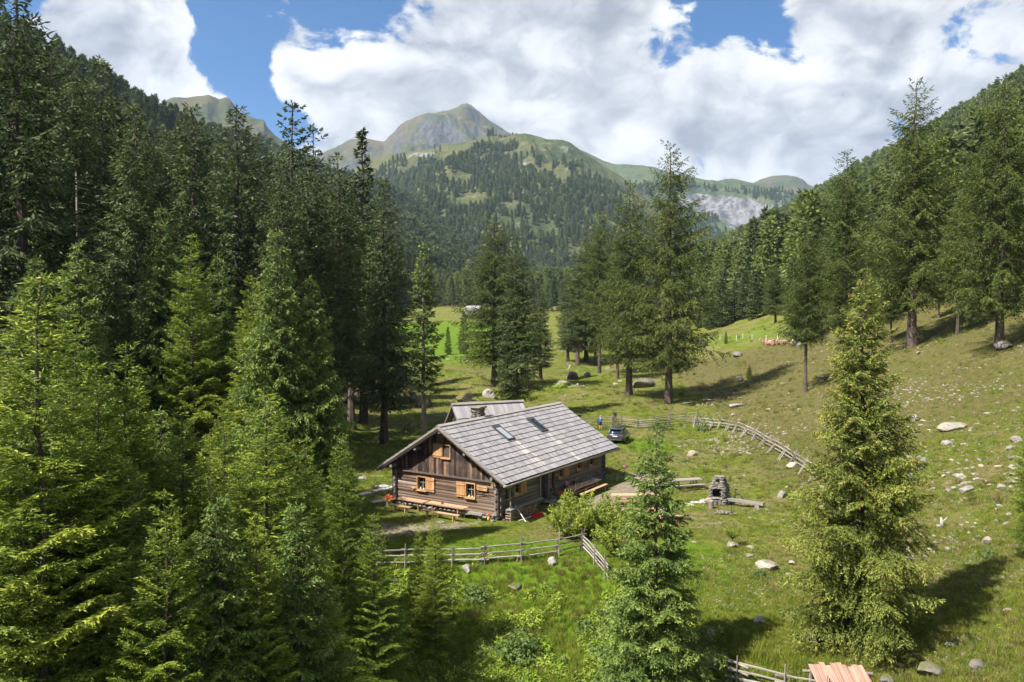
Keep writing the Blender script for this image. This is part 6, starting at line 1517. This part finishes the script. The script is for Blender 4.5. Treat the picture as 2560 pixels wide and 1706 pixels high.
# --- boulders and stones, named ones first: (px, py of base centre, width px, height ratio, material, label)
BOUL = [(1730, 1140, 26, .80, 'stone_tan', 'pointed pale boulder on the lawn above the picnic tables'), (1985, 1172, 40, .6, 'stone_tan', 'pale rounded boulder under the crossed-stake fence'), (1957, 1245, 36, .85, 'stone_grey', 'grey boulder with a bush beside it east of the oven'),
        (1834, 1370, 40, .55, 'stone_grey', 'grey boulder under a young pine sapling in the grass'), (1878, 1373, 28, .45, 'stone_pale', 'low stone just east of the sapling\'s boulder'), (1874, 1392, 36, .18, 'stone_pale', 'flat white stone disc in the grass'), (1922, 1425, 66, .5, 'stone_grey', 'broad cracked boulder with a weed clump at its side'), (1980, 1412, 26, .6, 'stone_tan', 'tan stone beside the broad cracked boulder'), (1975, 1440, 24, .5, 'stone_pale', 'small pale stone below the broad cracked boulder'),
        (1167, 1428, 36, .62, 'stone_pale', 'white rounded boulder below the pole fence'), (1383, 1412, 34, .85, 'stone_pale', 'pale upright stone under the pole fence'), (1232, 1404, 20, .7, 'stone_pale', 'small white stone behind a fence stake'), (1290, 1475, 48, .45, 'rock_wood', 'brown rotting log lump on the green bank'), (985, 1465, 24, 1.2, 'stone_tan', 'pinkish stone post showing through the bank spruces'), (1410, 1660, 24, 1.3, 'rock_wood', 'mossy reddish stone on the lower bank'), (1518, 1702, 36, .7, 'stone_grey', 'grey stone at the foot of the dense spruce'),
        (1780, 1600, 42, 1.0, 'stone_grey', 'round grey boulder behind the bottom fence\'s first stake'), (1905, 1560, 44, .6, 'stone_grey', 'split grey rock on the slope above the bottom fence'), (2035, 1610, 60, .9, 'stone_pale', 'pale lichened rock left of the cone-hung spruce'), (2330, 1690, 90, .5, 'boulder_grey', 'wide dark boulder under the cone-hung spruce, flat slab on top'), (2452, 1672, 50, .7, 'boulder_grey', 'dark boulder east of the slab-topped one'), (2222, 1712, 56, .6, 'boulder_grey', 'shaded boulder at the foot of the cone-hung spruce'),
        (2355, 1318, 30, 1.0, 'dead', 'forked bleached stump on the bright lower slope'), (2470, 1360, 34, .9, 'stone_tan', 'pale upright stone above a round little bush'), (2390, 1075, 70, .45, 'stone_grey', 'long layered grey rock on the upper grazed hill'), (2292, 1052, 26, .95, 'stone_grey', 'squarish grey boulder on the upper grazed hill'), (2310, 1055, 20, .5, 'stone_pale', 'white stone leaning by the squarish boulder'), (2548, 1105, 40, .6, 'stone_grey', 'grey rock at the photo\'s east edge above the rubble'), (2520, 870, 60, .5, 'boulder_grey', 'dark brush-covered rock beneath the massive east larch'),
        (1605, 970, 84, .52, 'boulder_grey', 'big dark boulder under the leaning larch'), (1430, 950, 44, .8, 'boulder_grey', 'dark squat boulder in the stony meadow'), (1424, 925, 16, 1.0, 'dead', 'grey upright stump on the stony meadow'), (1468, 942, 30, .7, 'boulder_grey', 'grey boulder touching the squat dark one'), (1408, 965, 44, .5, 'stone_grey', 'weed-covered low rocks left of the stony patch'), (1430, 880, 40, .55, 'boulder_moss', 'brown root heap beneath the dark spruce clump'), (1470, 872, 44, .6, 'boulder_moss', 'mossy brown rock beside the root heap'), (1475, 1030, 26, .7, 'boulder_moss', 'dark brown boulder on the meadow behind the gate'), (1760, 868, 30, .75, 'boulder_grey', 'grey boulder on the pasture near the white posts'), (1845, 892, 40, .6, 'boulder_grey', 'grey ridge-shaped rock in the pasture below the cows'), (1715, 825, 24, .7, 'stone_grey', 'grey block at the pasture\'s far edge'), (1997, 866, 30, .8, 'stone_grey', 'large pale grey block beside the lone cow'), (1850, 955, 26, 1.0, 'boulder_grey', 'brownish upright stone beside the tiny dark bush'),
        (1222, 995, 44, .85, 'stone_grey', 'big pale boulder beside the dense spruce\'s trunk behind the shed'), (1160, 1005, 54, .75, 'boulder_moss', 'dark rough boulder directly behind the shed roof'), (1060, 1020, 50, .9, 'boulder_moss', 'black mossy block beside the broken fence'), (925, 1000, 110, .72, 'boulder_moss', 'huge moss-topped overhanging boulder at the forest edge'), (1015, 1010, 90, 1.0, 'boulder_moss', 'tall dark boulder beside the bare-stemmed spruce'), (1005, 955, 60, .6, 'boulder_moss', 'yellow-mossed boulder behind the tall dark one'), (985, 1025, 50, .5, 'boulder_moss', 'wedge-shaped mossy boulder leaning before the huge one'), (880, 1010, 60, .5, 'boulder_moss', 'low mossy boulder at the stem of the forest-edge spruce'), (905, 1200, 24, .6, 'stone_grey', 'grey rock in a dark hollow on the west slope'), (1040, 935, 40, .6, 'boulder_grey', 'brown tussock rock on the track edge behind the boulders')]
RK = {}
for m_ in ('stone_tan', 'stone_grey', 'stone_pale', 'boulder_grey', 'boulder_moss', 'rock_wood'): RK[m_] = [rock_mesh(600+i+hash(m_) % 7*0, m_, 3, .8, .22) for i in range(3)]
def stump(root, s):
    mb = MB().tube([(0, 0, -.1), (.02, 0, .35), (.10, .02, .7)], [.22, .13, .07], 8); mb.tube([(.03, 0, .3), (-.25, .05, .62), (-.34, .1, .8)], [.09, .05, .02], 6); mb.tube([(0, 0, .12), (.35, -.1, .02)], [.10, .04], 6); mb.tube([(0, 0, .12), (-.35, -.15, .0)], [.10, .04], 6)
    return mb
for k, (px, py, wpx, ra, mt, lab) in enumerate(BOUL):
    p = G(px, py); wd = wpx/F*p.y*.88
    if mt == 'dead':
        o = stump(None, 1).build('stump', MAT['dead_wood'], None, True); o.location = p; o.scale = (wd*1.3,)*3; o.rotation_euler = (0, 0, k); tag(o, lab, 'stump'); continue
    me = RK[mt][k % 3]; hz_ = wd*ra
    o = inst('boulder' if wd > .9 else 'stone', me, None, (p.x, p.y+wd*.25, p.z+hz_*.14), (0, 0, R.uniform(0, 6.3)), (wd*1.12, wd*1.05, hz_*1.35)); tag(o, lab, 'boulder' if wd > .9 else 'stone')
sl_ = at(2325, 1668, 31.5); o = inst('stone_slab', rock_mesh(640, 'slab', 2, .2, .05), None, sl_, (.05, .03, .4), (1.5, 1.2, .5)); tag(o, 'flat bluish stone slab lying on the wide dark boulder', 'slab')
# silver log and dead wood on the meadow
for k, (px, py, L, rz, r, lab) in enumerate([(1845, 1018, 2.4, .35, .24, 'thick barkless silver log on the meadow beyond the fence'), (1775, 1003, 2.0, -.3, .14, 'dead branch heap at the giant larch\'s foot'), (1720, 1010, 1.4, .2, .10, 'grey stick lying before the giant larch'), (1660, 905, 2.2, .1, .10, 'pale dead branch behind the giant larch'), (1445, 968, 2.2, -.2, .08, 'white branch on the grass left of the dark boulder'), (1170, 900, 2.6, .3, .12, 'bleached branching deadwood on the meadow edge'), (1122, 900, 1.8, -.4, .10, 'bleached root beside the shorter small spruce'), (2300, 883, 1.6, .7, .10, 'white forked branch high on the grazed hill'), (1970, 960, 3.0, .5, .07, 'thin dead trunk slanting up the hill foot')]):
    p = G(px, py); mb = MB().tube([(-L/2, 0, r*.7), (-L*.1, .05*L, r), (L/2, -.02*L, r*.9)], [r, r*.95, r*.7], 9)
    if k: mb.tube([(-L*.1, .03*L, r), (-L*.3, .2*L, r*2.5)], [r*.6, r*.2], 6); mb.tube([(L*.2, 0, r), (L*.35, -.18*L, r*3)], [r*.5, r*.15], 6)
    o = mb.build('dead_log', MAT['dead_wood'], None, True); o.location = p; o.rotation_euler = (0, 0, rz); tag(o, lab, 'log')
# scattered countable stones on the grazed hill, the stony meadow and the lawn
SM = [rock_mesh(660+i, ('stone_pale', 'stone_grey', 'stone_tan')[i % 3], 1, .55, .2) for i in range(9)]
def strew(n, box, w, label, group, seed, rub=False):
    g = random.Random(seed); c = 0; tries = 0
    while c < n and tries < n*6:
        tries += 1; px, py = g.uniform(box[0], box[2]), g.uniform(box[1], box[3])
        p = G(px, py); u_, v_ = hloc(p.x, p.y)
        if -1 < u_ < 17.5 and -3 < v_ < 10: continue
        if p.y > 260: continue
        if (fbm(np.array([p.x/4]), np.array([p.y/4]), 88, 2)[0] < (-.05 if not rub else -.5)) and g.random() < .75: continue
        s = g.uniform(*w)**1.0*(.6+.8*g.random()**3)
        o = inst('stone', SM[g.randrange(9)], None, (p.x, p.y, p.z+s*.06), (g.uniform(-.2, .2), g.uniform(-.2, .2), g.uniform(0, 6.3)), (s, s*g.uniform(.6, 1), s*g.uniform(.5, .95))); tag(o, label, 'stone', group); c += 1
strew(80, (2130, 830, 2560, 1080), (.30, .65), 'pale stone scattered on the upper grazed hill below the larches', 'stones on the upper grazed hill', 1)
strew(78, (2270, 1110, 2560, 1230), (.38, 1.0), 'pale stone of the rubble band across the grazed hill', 'stones of the rubble band', 2, True)
strew(42, (2150, 1240, 2560, 1660), (.18, .40), 'small pale stone on the worn lower slope east of the cone-hung spruce', 'stones on the lower east slope', 3)
strew(32, (1700, 1280, 2080, 1640), (.14, .34), 'small stone in the grass between the oven and the bottom fence', 'stones in the grass below the oven', 4)
strew(50, (1400, 880, 1620, 990), (.4, 1.0), 'grey stone of the stony patch left of the giant larch', 'stones of the stony meadow', 5, True)
strew(55, (1700, 870, 2060, 1040), (.4, .95), 'pale stone of the stony ground behind the crossed-stake fence', 'stones behind the crossed-stake fence', 6, True)
strew(16, (1100, 880, 1240, 960), (.5, 1.1), 'grey stone beside the track behind the shed', 'stones by the track', 7, True)
n = 11000
yy = 1/g4.uniform(1/130, 1/27, n); xx = g4.uniform(.05, .66, n)*yy; zz = H(xx, yy); k = (fbm(xx/3, yy/3, 88, 3) > .02) & hutfree(xx, yy, 2) & (xx > xrf(yy)-4)
scatter('gravel', 'loose gravel and pebbles on the worn slopes', np.stack([xx, yy, zz+.01], -1)[k], g4.uniform(0, 6.28, k.sum()), (g4.uniform(.05, .20, k.sum())*np.interp(yy[k], [27, 60, 130], [.8, 1.2, 2.0])), g4.integers(0, 9, k.sum()), SM)

n = 2600
xx = g4.uniform(17, 44, n); yy = g4.uniform(40, 92, n); zz = H(xx, yy); k = (fbm(xx/6, yy/6, 88, 3) > .10)
scatter('rubble', 'broken stone rubble in bands across the grazed hill', np.stack([xx, yy, zz+.02], -1)[k], g4.uniform(0, 6.28, k.sum()), g4.uniform(.12, .42, k.sum()), g4.integers(0, 9, k.sum()), SM)
TU = [tuft(441, 60, .42, .20, .014, 'grass_dry', .4), tuft(442, 60, .38, .22, .014, 'grass_blade', .45), leafy(443, 70, .34, .20, .045, 'leaf_deep')]
n = 5200
yy = 1/g4.uniform(1/200, 1/26, n); xx = g4.uniform(-.2, .68, n)*yy; zz = H(xx, yy); k = hutfree(xx, yy, 1.5) & (fbm(xx/7, yy/7, 99, 3) > .08) & (xx > xlf(yy)) & ~((np.abs(xx-4) < 14) & (yy > 47) & (yy < 62))
scatter('grass', 'coarse tussocks standing out of the grazed turf', np.stack([xx, yy, zz-.04], -1)[k], g4.uniform(0, 6.28, k.sum()), g4.uniform(.5, 1.2, k.sum())*np.interp(yy[k], [26, 60, 200], [.8, 1.1, 2.4]), g4.integers(0, 3, k.sum()), TU)

# --- shrubs: dwarf pine thicket and small bushes
def dwarf_pine(seed):
    g = np.random.default_rng(seed); nb = 26; a = g.uniform(0, 6.28, nb); L = g.uniform(.9, 1.9, nb); P, D, Ln, W_, Tn = [], [], [], [], []
    for i in range(nb):
        d = np.array([math.cos(a[i])*g.uniform(.2, .75), math.sin(a[i])*g.uniform(.2, .75), 1.0]); d /= np.linalg.norm(d)
        m = int(L[i]/.035); t = np.linspace(.25, 1, m)[:, None]; p = d*L[i]*t + np.array([[math.cos(a[i]), math.sin(a[i]), 0]])*(.5*np.sin(t*1.6))
        dr_ = g.normal(0, .7, (m, 3)) + d*.9; P.append(p + g.normal(0, .05, (m, 3))); D.append(dr_); Ln.append(g.uniform(.10, .19, m)); W_.append(np.full(m, .024)); Tn.append(np.clip(g.normal(.45, .2, m)+.3*(t[:, 0]-.6), 0, 1))
    P, D, Ln, W_, Tn = map(np.concatenate, (P, D, Ln, W_, Tn)); P = np.repeat(P, 3, 0); D = np.repeat(D, 3, 0)+g.normal(0, .5, (len(P), 3)); P += g.normal(0, .05, P.shape)
    V, Fc, TT = spindles(P, D, np.repeat(Ln, 3), np.repeat(W_, 3), np.repeat(Tn, 3)); cr = fast_mesh('dwarf_crown', V, Fc, MAT['needles_young'], {'tint': TT})
    st_ = MB()
    for i in range(0, nb, 2): st_.tube([(0, 0, -.1), (math.cos(a[i])*.4, math.sin(a[i])*.4, L[i]*.6)], [.04, .015], 4, False)
    return st_.mesh('dwarf_stem', MAT['bark']), cr
DP = [dwarf_pine(701), dwarf_pine(702)]
for k, (px, py, s, lab) in enumerate([(1428, 1345, 1.15, 'upright dwarf pine bush at the fence corner, hut side'), (1470, 1338, 1.45, 'tallest dwarf pine bush of the thicket beside the dense spruce'), (1522, 1348, 1.4, 'dwarf pine bush close against the dense spruce'), (1405, 1328, .8, 'low dwarf pine at the thicket\'s hut side'), (1550, 1330, 1.1, 'dwarf pine bush behind the thicket, below the picnic table'), (1548, 1392, 1.2, 'dwarf pine bush beyond the descending fence'), (1834, 1350, .42, 'little pine sapling on top of the grey boulder')]):
    p = G(px, py) if k < 6 else BOULDER_TOP if False else G(1834, 1366)+Vector((0, .3, .35)); r_ = empty('dwarf_pine', p, k*1.1, lab, 'shrub', None, s); inst('stem', DP[k % 2][0], r_); inst('crown', DP[k % 2][1], r_)
def bush(label, px, py, s, mat, seed, squash=.8, n=260):
    p = G(px, py); r_ = empty('bush', p, seed, label, 'shrub', None, s); MB().tube([(0, 0, -.1), (0, 0, .5)], [.05, .02], 5).build('stem', MAT['bark'], r_); inst('crown', leafy(seed, n, .75, .95*squash, .085, mat), r_)
bush('round dark green shrub at the rail fence near the car', 1645, 1075, 1.7, 'leaf_deep', 721); bush('second dark shrub beside the first at the rail fence', 1668, 1074, 1.3, 'leaf_deep', 722)
bush('deep green shrub against the crossed-stake fence', 1757, 1078, 1.4, 'leaf_deep', 723, 1.1); bush('weed clump beside the grey boulder east of the oven', 1990, 1246, .9, 'leaf_bright', 724, .7); bush('weed clump at the side of the broad cracked boulder', 1902, 1442, .75, 'leaf_deep', 725, .6)
bush('round little bush on the sunlit lower slope', 2472, 1392, .62, 'leaf_deep', 726, .9); bush('low green bush at the hut\'s back corner', 1020, 1085, 2.0, 'leaf_deep', 727, .8); bush('weeds growing over the low rocks left of the stony patch', 1402, 968, 1.8, 'leaf_bright', 728, .5); bush('broad leafy shrub on the lower bank', 1300, 1640, 1.6, 'leaf_deep', 729, .8, 420); bush('bluish leafy shrub on the bank beside the small spruces', 1190, 1500, 1.2, 'leaf_deep', 730, .9, 320); bush('bright leafy shrub in the middle of the bank', 1330, 1560, 1.1, 'leaf_bright', 731, .8, 320)
# bare dead stem in the dark forest
ds = at(190, 430, 62); dsb = h(ds.x, 62); dt = empty('dead_tree', (ds.x, 62, dsb), 0, 'bare pale dead stem with stub twigs in the dark forest', 'tree'); Lh = ds.z-dsb
mb = MB().tube([(0, 0, 0), (.05, 0, Lh*.5), (0, 0, Lh)], [.22, .15, .04], 7); mb.build('trunk', MAT['bark_pale'], dt, True)
mb = MB()
for k in range(34): z_ = Lh*R.uniform(.3, .95); a = R.uniform(0, 6.3); L = R.uniform(.4, 1.3); mb.tube([(0, 0, z_), (math.cos(a)*L, math.sin(a)*L, z_-.1*L)], [.025, .008], 3, False)
mb.build('twigs', MAT['bark_pale'], dt)['kind'] = 'stuff'

# --- haze: even, pale air round everything
hz_o = MB().box((300, 3200, 560), (9000, 6800, 1260)).build('haze', None); tag(hz_o, 'thin blue valley haze', None, None, 'stuff')
hm = bpy.data.materials.new('haze_air'); hm.use_nodes = True; t_ = NT(hm.node_tree); hz_o.data.materials.append(hm)
pv = t_.n('ShaderNodeVolumePrincipled', {'Color': (.58, .76, 1.0, 1), 'Density': 0.000065, 'Anisotropy': 0.2}); t_.link(pv.outputs[0], t_.n('ShaderNodeOutputMaterial').inputs['Volume'])
hm.cycles.homogeneous_volume = True
